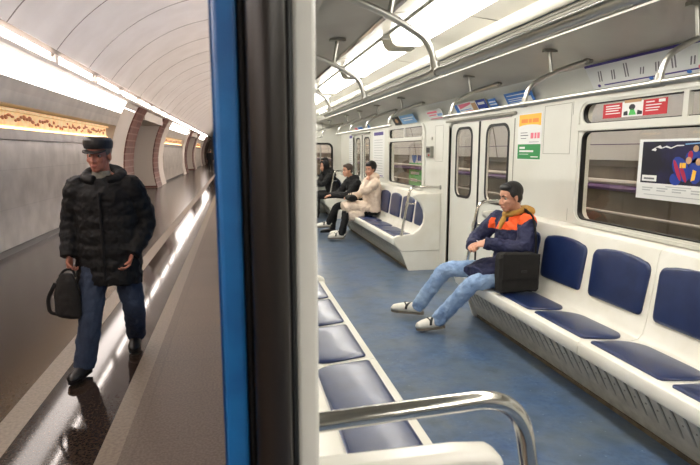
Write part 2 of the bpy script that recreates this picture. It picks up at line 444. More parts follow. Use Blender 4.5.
# door surround gaps and header rails on the right wall
for k, (a, b) in enumerate(DOORS[1:]):
    t = struct(MB().box(XR-.004, XR+.03, a-.014, a, 0, 1.97).box(XR-.004, XR+.03, b, b+.014, 0, 1.97).build('trim_%d' % (8+k), 'seam_grey'))
    h = thing('door_header', ['round-ended grey rail over the middle pair of sliding doors', 'grey rail over the sliding doors at the far end of the car'][k], 'door rail', (XR, (a+b)/2, 2.02))
    mb = MB(); mb.loft([(XR-.022,a-.05,2.02),(XR-.022,b+.05,2.02)], .016, n=12); mb.build('rail', 'seam_grey', h, smooth=True)
    MB().box(XR-.012, XR, a-.02, b+.02, 2.0, 2.035).build('backing', 'panel_white', h)
# thin seams of wall panels
mb = MB()
def outline(y0, y1, z0, z1, t=.004):
    mb.box(XR-.0015, XR+.001, y0, y1, z0, z0+t).box(XR-.0015, XR+.001, y0, y1, z1-t, z1).box(XR-.0015, XR+.001, y0, y0+t, z0, z1).box(XR-.0015, XR+.001, y1-t, y1, z0, z1)
outline(4.02, 4.42, 1.62, 2.045); outline(6.82, 7.12, 1.5, 1.99)
mb.box(XR-.0015, XR+.001, 4.0, 4.004, 1.06, 2.05)
struct(mb.build('trim_10', 'seam_grey'))
# -------- the near door post of the open doorway (camera stands in the doorway)
JY = .8
struct(MB().box(.0845, .119, JY-.012, JY+.06, 0, 2.2).build('trim_11', 'panel_white', bevel=.006))
p = thing('door_edge', 'dark metal edge of the retracted door leaf beside the blue body side', 'door leaf', (.05, JY-.03, 0))
mb = MB(); mb.prism([(.0185,.03)] + [(.0455+.027*math.cos(t), 0+.02*math.sin(t)) for t in [PI+PI*k/10 for k in range(11)]] + [(.0725,.03)], (0,JY-.04,.02), (1,0,0), (0,1,0), (0,0,2.15))
mb.build('leaf_edge', 'dark_edge', p, smooth=True)
MB().box(.0078, .0188, JY-.02, JY+.05, .0, 2.2).build('rubber_seal', 'rubber', p, bevel=.005)
MB().box(.0725, .0843, JY-.02, JY+.05, .0, 2.2).build('rubber_seal', 'rubber', p, bevel=.005)
struct(MB().box(-.0255, .0075, JY-.03, JY+.02, -.1, 2.25).build('trim_12', 'blue_paint', bevel=.006))

# ------------------------------------------------------------------ benches
U = V((-1,0,0))
def uz(u, z, y=0): return (-u, y, z)
def make_bench(nseat, label, pitch=.645, joint=3):
    L = pitch*nseat
    root = thing('bench_seat', label, 'bench')
    mb = MB(); prof = [(.05,.02),(.42,.02),(.60,.355),(.05,.37)]
    mb.prism(prof, (0,.04,0), (-1,0,0), (0,0,1), (0,L-.08,0))
    mb.build('base_panel', 'steel_panel', root); mb = MB()
    # ribs on the sloping front
    a = V((-.424,0,.05)); b = V((-.592,0,.335)); d = (b-a).normalized(); nrm = V((-d.z,0,d.x)).normalized()
    if nrm.x > 0: nrm = -nrm
    k = int(L/.085)
    for i in range(k):
        y = .07 + i*(L-.14)/(k-1)
        mb.prism([(.03,-.008),((b-a).length-.02,-.008),((b-a).length-.02,.008),(.03,.008)], a+V((0,y,0)), d, (0,1,0), nrm*.006)
    for i in range(k-1):
        for q in (.3,.7):
            c = a + d*(b-a).length*q + V((0,.07+(i+.5)*(L-.14)/(k-1),0)) + nrm*.001
            mb.ell(c, .006, n=6, m=4)
    mb.build('ribbing', 'slat_grey', root)
    MB().box(-.435, -.1, .04, L-.04, 0, .024).build('skirting', 'skirting', root)
    for j in range(0, nseat, joint):
        y0 = j*pitch + .002; y1 = min(nseat, j+joint)*pitch - .002
        prof = [(.0,.36),(.655,.36),(.662,.375),(.662,.43),(.655,.447),(.635,.455),(.45,.437),(.27,.425),(.215,.435),(.185,.47),(.165,.55),(.11,.99),(.095,1.02),(.06,1.035),(.0,1.045)]
        mb = MB(); mb.prism(prof, (0,y0,0), (-1,0,0), (0,0,1), (0,y1-y0,0)); mb.build('seat_shell', 'shell_white', root, smooth=True, bevel=.004)
    p0 = V((-.635,0,.455)); p1 = V((-.27,0,.425)); ax = (p1-p0).normalized(); n1 = V((ax.z,0,-ax.x)); n1 = n1 if n1.z > 0 else -n1
    q0 = V((-.165,0,.55)); q1 = V((-.11,0,.99)); bx = (q1-q0).normalized(); n2 = V((-bx.z,0,bx.x)); n2 = n2 if n2.x < 0 else -n2
    for i in range(nseat):
        yc = (i+.5)*pitch; h = pitch/2-.02
        # seat cushion: wide and straight at the lip, rounded and narrower at the back
        out = [(0.012,-h+.015),(0.0,-h+.03),(0.0,h-.03),(0.012,h-.015)]
        for t in range(9):
            an = PI/2*t/8; out.append((.2+.15*math.sin(an), (h-.005) - (1-math.cos(an))*.13))
        for t in range(8,-1,-1):
            an = PI/2*t/8; out.append((.2+.15*math.sin(an), -(h-.005) + (1-math.cos(an))*.13))
        mb = MB(); mb.pad(out, p0 + V((0,yc,0)) + n1*.001 + ax*.03, ax, (0,1,0), n1, .016, e=.02); mb.build('seat_cushion', 'vinyl', root, smooth=True)
        out = [(-h+.05,.012),(h-.05,.012)] 
        out = []
        hw = h-.02; H0, H1 = .02, .405
        for cx_, cy_, a0, r in ((hw-.05,H0+.03,270,.04),):
            pass
        for t in range(6): an = math.radians(-90+90*t/5); out.append((hw-.035-.012+.035*math.cos(an), H0+.035+.035*math.sin(an)))
        for t in range(7): an = math.radians(90*t/6); out.append((hw-.06+.06*math.cos(an), H1-.085+.06*math.sin(an)))
        for t in range(5): x = (hw-.08)*(1-2*(t+.5)/5); out.append((x, H1-.022+.022*(1-(x/(hw-.06))**2)))
        for t in range(7): an = math.radians(90+90*t/6); out.append((-(hw-.06)+.06*math.cos(an), H1-.085+.06*math.sin(an)))
        for t in range(6): an = math.radians(180+90*t/5); out.append((-(hw-.035-.012)+.035*math.cos(an), H0+.035+.035*math.sin(an)))
        mb = MB(); mb.pad(out, q0 + V((0,yc,0)) + n2*.001, (0,1,0), bx, n2, .02, e=.025, dome=.006); mb.build('backrest_pad', 'vinyl', root, smooth=True)
    ep = [(0,.27),(.56,.27),(.645,.36),(.675,.43),(.665,.475),(.62,.497),(.48,.505),(.39,.52),(.30,.585),(.25,.66),(.235,.74),(.25,.84),(.30,.94),(.375,1.0),(.40,1.035),(.375,1.06),(.3,1.068),(0,1.07)]
    bp = [(0,0),(.45,0),(.56,.27),(0,.27)]
    for y in (-.03, L-.03):
        mb = MB(); mb.prism(ep, (0,y,0), (-1,0,0), (0,0,1), (0,.06,0)); mb.build('end_panel', 'shell_white', root, smooth=True, bevel=.014)
        mb = MB(); mb.prism(bp, (0,y+.012,0), (-1,0,0), (0,0,1), (0,.036,0)); mb.build('end_base', 'shell_white', root)
    return root, L
B0 = .91
bench, BL = make_bench(6, 'nearest right bench of blue pads in a white shell, young man at its far end')
bench.location = (XR, B0, 0)
bG = 'six-place blue and white benches'; bench['group'] = bG
b2 = copy_tree(bench); b2.location = (XR, 6.88, 0); b2['label'] = 'blue and white bench under the far window, where the woman in the cream coat sits'
b3 = copy_tree(bench); b3.location = (XL+.0, B0+BL, 0); b3.rotation_euler = (0,0,PI); b3['label'] = 'bench on the left, nearest the camera, its blue cushions empty beside the doorway post'
b4, L4 = make_bench(2, 'short two-place bench in the far corner by the end wall, under two dark-clad passengers', joint=2); b4.location = (XR, 12.62, 0)
# grab rails at bench ends
def make_grab(label):
    root = thing('grab_rail', label, 'grab rail', group='chrome grab rails at the bench ends')
    path = fillet([uz(.0,1.145), uz(.43,1.165), uz(.455,1.10), uz(.56,.49)], .09, 10)
    path = fillet([uz(.0,1.15), uz(.435,1.165), uz(.555,.49)], .10, 14)
    mb = MB(); mb.loft(path, .0185, side=(0,1,0), n=16); mb.build('tube', 'chrome', root, smooth=True)
    mb = MB(); mb.loft([uz(.472,.96), uz(.482,.90)], .026, n=16); mb.loft([uz(.49,.93), uz(.36,.93)], .012, n=10); mb.build('clamp', 'chrome', root, smooth=True)
    mb = MB(); mb.loft([uz(0,1.15), uz(.012,1.15)], .032, n=20); mb.build('wall_flange', 'aluminium', root, smooth=True)
    mb = MB(); mb.loft([uz(.552,.512), uz(.557,.486)], .028, n=20); mb.build('collar', 'chrome', root, smooth=True)
    return root
g = make_grab('bent chrome grab rail right behind the young man in the orange and navy jacket'); g.location = (XR, B0+BL, 0)
for loc, rz, lab in (((XR,6.88,0),0,'bent chrome grab rail at the near end of the bench under the far window'), ((XR,12.62,0),0,'bent chrome grab rail of the short corner bench, beside the hooded passenger'),
                     ((XL,B0,0),PI,'big bent chrome grab rail in the foreground, in front of the left bench')):
    c = copy_tree(g); c.location = loc; c.rotation_euler = (0,0,rz); c['label'] = lab

# ------------------------------------------------------------------ ceiling handrails
def make_rail(ya, yb, js, s, label):
    X = lambda x: CXX + s*(x-CXX)
    root = thing('ceiling_handrail', label, 'handrail', (X(2.02), ya, 1.975), group='overhead tubular handrails')
    mb = MB(); mb.loft([(X(2.02),ya,1.975),(X(2.02),yb,1.975)], .0165, n=14); mb.ell((X(2.02),ya,1.975), .0168); mb.ell((X(2.02),yb,1.975), .0168)
    mb.build('tube', 'aluminium', root, smooth=True)
    for y in js:
        zc = lambda x: 2.385 - (x-2.02)*.177
        mb = MB()
        path = fillet([(X(2.02),y,1.98),(X(2.05),y,2.1),(X(2.22),y,2.195),(X(2.52),y,2.298)], .12, 8)
        mb.loft(path, .015, side=(0,1,0), n=12)
        br = mb.build('bracket', 'aluminium', root, smooth=True)
        mb = MB(); mb.loft([(X(2.225),y,2.19),(X(2.2),y,zc(2.2))], .011, n=10); mb.build('hanger', 'aluminium', br, smooth=True)
        mb = MB(); mb.box(min(X(2.15),X(2.25)), max(X(2.15),X(2.25)), y-.02, y+.02, zc(2.2)-.016, zc(2.2)+.004); mb.build('ceiling_plate', 'slat_grey', br)
        mb = MB(); mb.loft([(X(2.495),y,2.288),(X(2.53),y,2.3)], .03, n=14); mb.build('flange', 'slat_grey', br, smooth=True)
        mb = MB(); mb.loft([(X(2.02),y-.03,1.975),(X(2.02),y+.03,1.975)], .0215, n=14); mb.loft([(X(2.02),y,1.975),(X(2.026),y,2.02)], .02, n=12); mb.build('tee_joint', 'aluminium', br, smooth=True)
    return root
make_rail(.7, 5.0, [1.0,2.28,3.52,4.86], 1, 'overhead tubular handrail above the near right bench, in front of the line map')
make_rail(6.85, 10.7, [7.0,8.25,9.45,10.6], 1, 'overhead tubular handrail above the far right bench, over the seated woman')
make_rail(12.5, 13.8, [12.6,13.7], 1, 'short overhead handrail in the far right corner above the end bench')
make_rail(.7, 5.0, [1.0,2.19,3.46,4.72], -1, 'overhead handrail on the left side, nearest, against the ceiling lamps')
make_rail(6.85, 10.7, [7.0,8.25,9.45,10.6], -1, 'overhead handrail on the left side, farther back, mostly behind the doorway post')

# ------------------------------------------------------------------ ceiling lamps
def make_lamp(lab):
    root = thing('ceiling_lamp', lab, 'ceiling lamp', (1.43,0,2.6), group='fluorescent lamps along the car ceiling')
    x0, x1, z = 1.31, 1.55, 2.515
    mb = MB(); mb.prism([(x0-.03,2.597),(x0,z+.02),(x0+.03,z),(x1-.03,z),(x1,z+.02),(x1+.03,2.597)], (0,.03,0), (1,0,0), (0,0,1), (0,1.64,0)); mb.build('diffuser', 'lamp_train', root)
    for y in (0, 1.67):
        mb = MB(); mb.prism([(x0-.045,2.598),(x0-.012,z+.012),(x0+.02,z-.012),(x1-.02,z-.012),(x1+.012,z+.012),(x1+.045,2.598)], (0,y,0), (1,0,0), (0,0,1), (0,.03,0)); mb.build('end_cap', 'moulding', root)
    for x in (x0-.05, x1+.035): MB().box(x, x+.015, 0, 1.7, 2.585, 2.598).build('side_rail', 'slat_grey', root)
    return root
words = ['just out of the picture above the doorway','nearest in view, glaring at the top of the picture','second visible one, beyond the first gap','third visible one','fourth visible one','fifth one, far along the car','farthest one, against the end wall']
lm = make_lamp(''); y = .8
for k, wd in enumerate(words):
    o = lm if k == 0 else copy_tree(lm)
    o.location = (1.43, y + 1.9*k, 2.6); o['label'] = 'fluorescent ceiling lamp, ' + wd
for k in (1, 2):
    o = copy_tree(lm); o.location = (1.43, y-1.9*k, 2.6); o['label'] = ['','fluorescent ceiling lamp first behind the camera','fluorescent ceiling lamp second behind the camera'][k]
# ------------------------------------------------------------------ posters
class Poster:
    def __init__(s, name, label, cat, o, a, b, w, h, base='paper'):
        s.o, s.a, s.b = V(o), V(a).normalized(), V(b).normalized(); s.n = s.a.cross(s.b).normalized(); s.w, s.h = w, h
        s.root = thing(name, label, cat, o); s.k = 0
        s.rect('sheet', base, 0, 0, 1, 1, t=.002)
    def pt(s, x, y, h=0): return s.o + s.a*x*s.w + s.b*y*s.h + s.n*h
    def polys(s, name, m, polys, lvl=1):
        if len(polys) > 1 and not any(k in name for k in ('text','lettering','digits','photo_figure')):
            return [s.polys(name, m, [P], lvl) for P in polys]
        mb = MB()
        for P in polys:
            mb.prism([(x*s.w, y*s.h) for x, y in P], s.o + s.n*(.002+.0006*(lvl-1)), s.a, s.b, s.n*.0006)
        return mb.build(name, m, s.root)
    def rect(s, name, m, x0, y0, x1, y1, t=None, lvl=1):
        if t:
            mb = MB(); mb.prism([(x0*s.w,y0*s.h),(x1*s.w,y0*s.h),(x1*s.w,y1*s.h),(x0*s.w,y1*s.h)], s.o, s.a, s.b, s.n*t); return mb.build(name, m, s.root)
        return s.polys(name, m, [[(x0,y0),(x1,y0),(x1,y1),(x0,y1)]], lvl)
    def lines(s, m, rows, lvl=2, name='printed_text'):
        return s.polys(name, m, [[(x0,y0),(x1,y0),(x1,y0+h),(x0,y0+h)] for x0,x1,y0,h in rows], lvl)
def blob(cx, cy, rx, ry, n=14, rot=0):
    return [(cx + rx*math.cos(t)*math.cos(rot) - ry*math.sin(t)*math.sin(rot), cy + rx*math.cos(t)*math.sin(rot) + ry*math.sin(t)*math.cos(rot)) for t in [2*PI*k/n for k in range(n)]]
A = (0,-1,0); Zv = (0,0,1); S0 = XR-.002
# price ad beside the door
P = Poster('wall_poster', 'tall yellow, white and green poster on the wall right of the sliding doors', 'poster', (S0,4.87,1.56), A, Zv, .42, .44)
P.rect('yellow_block','yellow',.04,.72,.96,.98); P.polys('curved_edge','paper',[blob(.5,.70,.5,.06)],2)
P.lines('orange_ink',[(.14,.42,.80,.08),(.46,.58,.80,.08),(.62,.86,.80,.08)],2,'yellow_lettering')
P.lines('ink_grey',[(.12,.42,.58,.015),(.12,.46,.52,.02),(.14,.38,.46,.015),(.5,.9,.38,.01)],1)
P.lines('pink',[(.56,.68,.46,.12),(.72,.80,.46,.12),(.83,.93,.46,.12)],1,'price_digits')
P.rect('green_block','green',.02,.02,.98,.34); P.lines('paper',[(.1,.34,.24,.045),(.1,.7,.17,.04),(.1,.5,.12,.01),(.6,.9,.06,.02)],2)
# line map on the cove
cv0, cv1 = V((2.748,0,2.085)), V((2.635,0,2.272)); cd = (cv1-cv0).normalized()
def cove_poster(name, label, ya, yb, z0=0.0, h=.2, base='paper'):
    return Poster(name, label, 'map' if name == 'line_map' else 'poster', (V((2.735,ya,2.075)) + cd*z0 + V((-.018,0,0))), A, cd, ya-yb, h, base)
P = cove_poster('line_map', 'long white metro line map with purple bands above the near window', 3.68, 1.8, h=.235)
P.rect('purple_band','purple',0,.92,1,1); P.rect('line_stroke','purple',.07,.25,1,.29)
P.polys('station_dot','purple',[blob(.04,.27,.009,.05)],1)
st = []
for k in range(13):
    x = .05+.072*k; h = [.34,.3,.42,.2,.26,.36,.22,.3,.38,.24,.3,.34,.2][k]
    for q in (0,.013): st.append([(x+q,.4),(x+q+.006,.4),(x+q+.02,.4+h),(x+q+.014,.4+h)])
P.lines_ = [P.polys('station_text','ink_grey',st[i:i+2],1) for i in range(0, len(st), 2)]
P.polys('interchange_mark','pink',[blob(.36+.16*k,.3,.012,.07) for k in range(4)],2); P.polys('interchange_mark','ad_blue',[blob(.31+.16*k,.225,.01,.05) for k in range(4)],2)
P = cove_poster('cove_poster', 'blue advertising strip with white text, above the wall right of the doors', 5.0, 4.5, h=.15, base='ad_blue')
P.lines('paper',[(.08,.9,.78,.06),(.08,.6,.55,.05),(.08,.56,.42,.05),(.08,.5,.28,.05),(.7,.92,.2,.4)],1); P.lines('light_blue',[(.3,.7,.1,.12)],1,'colour_block')
P = cove_poster('cove_poster', 'pink, white and blue advertising strip with a face over the middle doors', 6.25, 5.42, h=.15, base='paper')
P.polys('colour_block','ad_blue',[[(0,0),(.12,.1),(.1,.95),(0,.95)]],1); P.polys('colour_block','pink',[[(.15,.5),(.55,.8),(.55,.95),(.15,.9)],[(.3,.1),(.5,.1),(.55,.3),(.3,.3)]],1)
P.rect('photo','tan',.56,.15,.7,.85); P.rect('colour_block','deep_blue',.72,0,1,1); P.lines('ad_blue',[(.14,.5,.38,.06),(.14,.28,.2,.06)],1); P.lines('paper',[(.76,.95,.6,.2),(.76,.9,.2,.1)],2)
P = cove_poster('cove_poster', 'small light blue sticker strip just right of the face advertisement', 5.38, 5.2, h=.13, base='ad_blue')
P.lines('paper',[(.1,.9,.7,.1),(.1,.9,.45,.1),(.2,.7,.2,.1)],1)
P = cove_poster('cove_poster', 'pink and white sticker strip above the wall left of the middle doors', 7.26, 6.7, h=.14, base='paper')
P.lines('pink',[(.05,.7,.65,.2),(.1,.6,.4,.12),(.1,.95,.05,.08)],1); P.lines('light_blue',[(.65,.95,.3,.25)],1,'colour_block')
P = cove_poster('cove_poster', 'light blue oval sticker above the far window', 8.5, 7.8, h=.15, base='light_blue')
P.lines('paper',[(.1,.9,.6,.1),(.2,.8,.35,.1)],1)
P = cove_poster('cove_poster', 'dark photo sticker above the far window', 8.92, 8.55, h=.15, base='sign_black')
P.polys('photo','tan',[blob(.5,.5,.2,.25)],1)
P = cove_poster('cove_poster', 'white and blue pointed sticker over the far doors', 10.9, 10.5, h=.15, base='paper')
P.polys('colour_block','ad_blue',[[(.1,.05),(.9,.05),(.6,.95)]],1)
P = cove_poster('cove_poster', 'blue and pink sticker strip over the far doors', 12.0, 11.2, h=.13, base='paper')
P.lines('ad_blue',[(.45,.95,.2,.5)],1,'colour_block'); P.lines('pink',[(.05,.35,.2,.5)],1,'colour_block')
# red ad inside upper pane
P = Poster('window_sticker', 'red and white sticker with a centre photo in the top pane of the near window', 'sticker', (XR-.0,3.63,1.888), A, Zv, .62, .105, 'red')
P.rect('photo','paper',.33,.0,.66,1.0); P.polys('photo_figure','bright_green',[[(.44,.1),(.56,.1),(.52,.5),(.47,.55)]],2); P.polys('photo_figure','sign_black',[blob(.49,.62,.05,.2),[(.36,.1),(.43,.1),(.42,.4),(.36,.35)],[(.57,.1),(.65,.1),(.65,.3),(.58,.4)]],2)
P.lines('paper',[(.05,.28,.78,.08),(.05,.3,.62,.07),(.05,.27,.46,.07),(.05,.3,.28,.06),(.7,.82,.8,.07),(.7,.92,.6,.06),(.7,.9,.42,.06),(.7,.88,.26,.06),(.88,.97,.76,.18)],1)
MB().box(XR-.006, XR-.002, 3.24, 3.4, 1.985, 2.005).build('holder_clip', 'tan', P.root)
# football poster on main pane
P = Poster('window_poster', 'white-framed dark blue poster of embracing footballers on the near window', 'poster', (XR-.002,3.22,1.325), A, Zv, .92, .40)
P.rect('picture','night',.035,.27,.965,.96)
P.polys('script_logo','paper',[[(.12,.82),(.155,.86),(.17,.83),(.16,.80)],[(.155,.86),(.2,.90),(.22,.86),(.26,.89),(.3,.86),(.35,.9),(.41,.9),(.41,.885),(.35,.88),(.3,.84),(.25,.865),(.21,.84),(.18,.86)]],2)
P.polys('floodlights','light_blue',[[(.42,.9),(.62,.93),(.62,.945),(.42,.92)],[(.66,.93),(.9,.95),(.9,.96),(.66,.945)]],2)
P.polys('player_shirt','deep_blue',[blob(.40,.52,.07,.2,rot=.2),blob(.52,.50,.055,.2),blob(.62,.48,.06,.18,rot=-.1),blob(.36,.36,.05,.1),blob(.50,.72,.07,.1)],2)
P.polys('shirt_stripe','kit_red',[blob(.37,.5,.018,.17,rot=.2),blob(.42,.46,.018,.15,rot=.2),blob(.47,.74,.02,.07),blob(.60,.46,.015,.13)],3)
P.polys('shirt_number','yellow',[[(.39,.54),(.405,.54),(.405,.62),(.39,.62)],[(.41,.54),(.44,.54),(.44,.62),(.41,.62)],[(.49,.34),(.52,.36),(.53,.5),(.50,.52)],[(.6,.5),(.63,.5),(.63,.58),(.6,.58)]],4)
P.polys('player_head','tan',[blob(.46,.66,.024,.055),blob(.54,.64,.024,.055),blob(.62,.66,.022,.05),blob(.51,.84,.022,.05)],4)
P.rect('badge','paper',.05,.3,.19,.4,lvl=2); P.lines('ink_grey',[(.07,.17,.33,.03)],3)
P.lines('ink_light',[(.06,.16,.18,.02),(.06,.14,.14,.02),(.2,.3,.18,.02),(.2,.28,.14,.02),(.34,.46,.18,.02),(.34,.42,.14,.02),(.5,.6,.18,.02),(.5,.57,.14,.02),(.64,.74,.18,.02),(.28,.5,.22,.015),(.8,.95,.12,.02),(.08,.8,.07,.012)],1)
# narrow door-side notices at the far doors
for k, (ya, yb, lab) in enumerate(((10.58,9.72,'tall white notice with a purple heading between the far window and far doors'),(12.9,12.52,'narrow white notice with a purple heading beyond the far doors'))):
    P = Poster('wall_notice', lab, 'notice', (S0,ya,1.13), A, Zv, ya-yb, .9)
    P.rect('frame_line','ink_light',.0,.0,1,.015); P.rect('heading','purple',.1,.9,.9,.97); P.lines('ink_light',[(.12,.85,.08+.055*q,.012) for q in range(14)],1)
    P.rect('heading','violet',.1,.03,.9,.05)
# intercom box, small wall fittings
t = thing('intercom', 'grey metal passenger intercom box on the wall left of the middle doors', 'intercom', (XR,7.26,1.62))
MB().box(XR-.05,XR,7.17,7.36,1.55,1.71).build('housing','slat_grey',t,bevel=.006); MB().box(XR-.053,XR-.05,7.2,7.33,1.62,1.69).build('speaker_grille','rubber',t); MB().ell((XR-.055,7.22,1.585),.012).build('button','red',t,smooth=True)
t = thing('lock_cover', 'small metal lock cover above the intercom box', 'lock', (XR,7.24,1.8)); MB().loft([(XR,7.24,1.82),(XR-.012,7.24,1.82)],.022,n=14).build('plate','aluminium',t)
t = thing('key_switch', 'small key switch plate beside the door frame above the young man', 'switch', (XR,4.87,1.3)); MB().box(XR-.01,XR,4.82,4.92,1.22,1.36).build('plate','panel_white',t,bevel=.003); MB().loft([(XR-.01,4.87,1.3),(XR-.018,4.87,1.3)],.018,n=12).build('lock','rubber',t); MB().loft([(XR-.01,4.87,1.25),(XR-.014,4.87,1.25)],.01,n=12).build('lock','rubber',t)
# ================================================================== PEOPLE
def remesh(mb, name, material, parent, voxel=.006, smooth=3, paint=None, paint_mats=(), sculpt=None):
    ob = mb.build(name, material, parent)
    if sculpt is None: sculpt = []
    r = ob.modifiers.new('r', 'REMESH'); r.mode = 'VOXEL'; r.voxel_size = voxel
    s = ob.modifiers.new('s', 'SMOOTH'); s.factor = .5; s.iterations = smooth
    dg = bpy.context.evaluated_depsgraph_get(); me = bpy.data.meshes.new_from_object(ob.evaluated_get(dg))
    ob.modifiers.clear(); old = ob.data; ob.data = me; bpy.data.meshes.remove(old); me.name = name
    off = world(parent)
    for fn in sculpt:
        for v in me.vertices: v.co = fn(v.co + off) - off
    me.materials.clear(); me.materials.append(M[material])
    for m in paint_mats: me.materials.append(M[m])
    for p in me.polygons:
        p.use_smooth = True; p.material_index = 0
        if paint: p.material_index = paint(p.center + off, p.normal)
    return ob
def frame(face, up=(0,0,1)):
    f_ = V(face).normalized(); u = V(up); u = (u - f_*u.dot(f_)).normalized(); s = f_.cross(u).normalized()   # s = person's right
    return s, f_, u
def lerp(a, b, t): return V(a)*(1-t) + V(b)*t
def head_blob(mb, C, fr, k=1.0, neck=None, nr=.056):
    s, f_, u = fr; C = V(C); P = lambda a, b, c: C + (s*a + f_*b + u*c)*k
    E = lambda c, r: mb.ell(P(*c), [q*k for q in r], (s, f_, u), n=20, m=14)
    E((0,-.015,.03), (.074,.096,.09)); E((0,.018,-.04), (.06,.068,.072)); E((0,.05,-.098), (.032,.03,.022)); E((0,.02,-.08), (.05,.055,.03))
    mb.loft([P(0,.072,.012), P(0,.094,-.02), P(0,.102,-.04), P(0,.088,-.05)], [.007*k,.010*k,.014*k,.008*k], side=s, n=10)
    for q in (-1,1):
        E((q*.012,.09,-.043), (.008,.01,.007)); E((q*.036,.056,-.03), (.025,.024,.022)); E((q*.077,-.012,-.008), (.01,.02,.032)); E((q*.03,.068,.022), (.024,.014,.008))
    E((0,.082,-.068), (.024,.012,.006)); E((0,.08,-.079), (.021,.012,.007))
    if neck is not None: mb.loft([P(0,-.02,-.03), lerp(P(0,-.02,-.06), neck, .5), neck], [nr*k, nr, nr*1.15], side=s, n=14)
def eye_sculpt(C, fr, k=1.0):
    s, f_, u = fr; C = V(C)
    e = [C + (s*a*.031 + f_*.07 + u*.0)*k for a in (-1,1)]
    def fn(p):
        for q in e:
            d = (p-q).length/(.016*k)
            if d < 3: p = p - f_*.008*k*math.exp(-d*d)
        return p
    return fn
def face_parts(root, C, fr, k=1.0, brow='hair_black', body=None):
    s, f_, u = fr; C = V(C); P = lambda a, b, c: C + (s*a + f_*b + u*c)*k; par = body or root
    for q in (-1,1):
        mb = MB(); mb.ell(P(q*.031,.059,-.001), .0125*k, n=14, m=10); e = mb.build('eye', 'eye_white', par, smooth=True)
        mb = MB(); mb.ell(P(q*.031,.0685,-.001), (.0058*k,.0045*k,.0058*k), (s,f_,u), n=10, m=8); mb.build('iris', 'iris', par, smooth=True)
        mb = MB(); mb.loft([P(q*.012,.084,.02), P(q*.03,.083,.027), P(q*.05,.068,.02)], [(.003*k,.004*k),(.003*k,.005*k),(.002*k,.003*k)], n=8); mb.build('eyebrow', brow, par, smooth=True)
    mb = MB(); mb.ell(P(0,.0835,-.069), (.022*k,.0125*k,.005*k), (s,f_,u)); mb.ell(P(0,.082,-.077), (.019*k,.0125*k,.0055*k), (s,f_,u)); mb.build('lips', 'lips', par, smooth=True)
def hand_blob(mb, W, d, nrm, thumb, curl=.5, k=1.0):
    """W wrist, d finger direction, nrm direction the fingers curl to, thumb side"""
    d = V(d).normalized(); nrm = V(nrm); nrm = (nrm - d*nrm.dot(d)).normalized(); t = V(thumb); t = (t - d*t.dot(d) - nrm*t.dot(nrm)).normalized(); W = V(W)
    mb.loft([W - d*.03*k, W + d*.015*k, W + d*.05*k, W + d*.09*k], [(.026*k,.02*k),(.031*k,.017*k),(.041*k,.015*k),(.039*k,.012*k)], side=t, n=14)
    for i, (o, L) in enumerate(((.030,.072),(.0105,.082),(-.0095,.076),(-.029,.06))):
        p = W + d*(.086 - (.006 if i in (0,3) else 0))*k + t*o*k; pts = [p - d*.02*k]; dirn = d + t*(o*1.2)
        pts.append(p); a = 0
        for seg in (.45,.32,.25):
            a += curl*.75
            v = (dirn*math.cos(a) + nrm*math.sin(a)).normalized(); p = p + v*L*seg*k; pts.append(p)
        mb.loft(pts, [.0095*k,.0093*k,.0088*k,.008*k,.0066*k], side=t, n=10); mb.ell(pts[-1], .0066*k, n=8, m=6)
    p = W + d*.028*k + t*.026*k; pts = [W + d*.012*k + t*.012*k, p]
    v1 = (d*.62 + t*.72 + nrm*.25).normalized(); v2 = (d*.85 + t*.25 + nrm*(.3+curl*.5)).normalized()
    pts.append(p + v1*.034*k); pts.append(pts[-1] + v2*.03*k); pts.append(pts[-1] + (v2+nrm*curl*.3).normalized()*.024*k)
    mb.loft(pts, [.014*k,.0135*k,.0112*k,.0105*k,.008*k], side=nrm, n=10); mb.ell(pts[-1], .008*k, n=8, m=6)
def shoe(root, ank, toe, m, label=None, k=1.0, up=(0,0,1), hh=1.0):
    """ank: ankle joint, toe: toe tip on the sole"""
    ank, toe = V(ank), V(toe); u = V(up)
    d = (toe - ank); d = (d - u*d.dot(u)).normalized()
    # sole plane passes through toe; heel = below ankle
    heel = ank - u*.075*k - d*.055*k; dd = (toe-heel); L = dd.length; dd.normalize(); sd = dd.cross(u).normalized(); n_ = sd.cross(dd).normalized()
    if n_.dot(u) < 0: n_ = -n_
    mb = MB()
    if m == 'shoe_white': hh = 1.3
    prof = [(0,.022,.03*hh),(.04,.036,.04*hh),(.25,.04,.042*hh),(.5,.045,.04*hh),(.75,.05,.033*hh),(.93,.04,.025*hh),(1.0,.02,.016)]
    mb.loft([heel + dd*L*t + n_*(h*.95+.004) for t, a, h in prof], [(a*k,h*k) for t, a, h in prof], side=sd, n=18)
    mb.loft([heel + dd*L*.2 + n_*.04, ank + u*.015*k], [(.038*k,.045*k),(.04*k,.047*k)], side=sd, n=16)
    ob = remesh(mb, 'shoe', m, root, .006, 2)
    mb = MB(); pol = [(0,-.02),(.0,.02),(.03,.036),(L*.4,.036),(L*.75,.049),(L*.93,.036),(L+.006,.012),(L+.006,-.012),(L*.93,-.036),(L*.75,-.049),(L*.4,-.036),(.03,-.036)]
    mb.prism([(x-.004,y*k) for x, y in pol], heel - n_*.004, dd, sd, n_*.022); mb.build('sole', 'sole' if m == 'shoe_white' else 'shoe_black', ob)
    if m == 'shoe_white':
        for t, t2, w_ in ((.40,.52,.012),(.60,.50,.007)):
            pts = []
            for i in range(13):
                an = math.radians(-5+190*i/12); tt = t + (t2-t)*abs(math.cos(an)); pts.append(heel + dd*L*tt + n_*(.037*hh*.95+.004) + sd*.048*k*math.cos(an) + n_*.042*hh*k*math.sin(an))
            mb = MB(); mb.loft(pts, (w_,.004), side=dd, n=8); mb.build('dark_stripe', 'shoe_black', ob, smooth=True)
    return ob, heel, dd, sd, n_, L
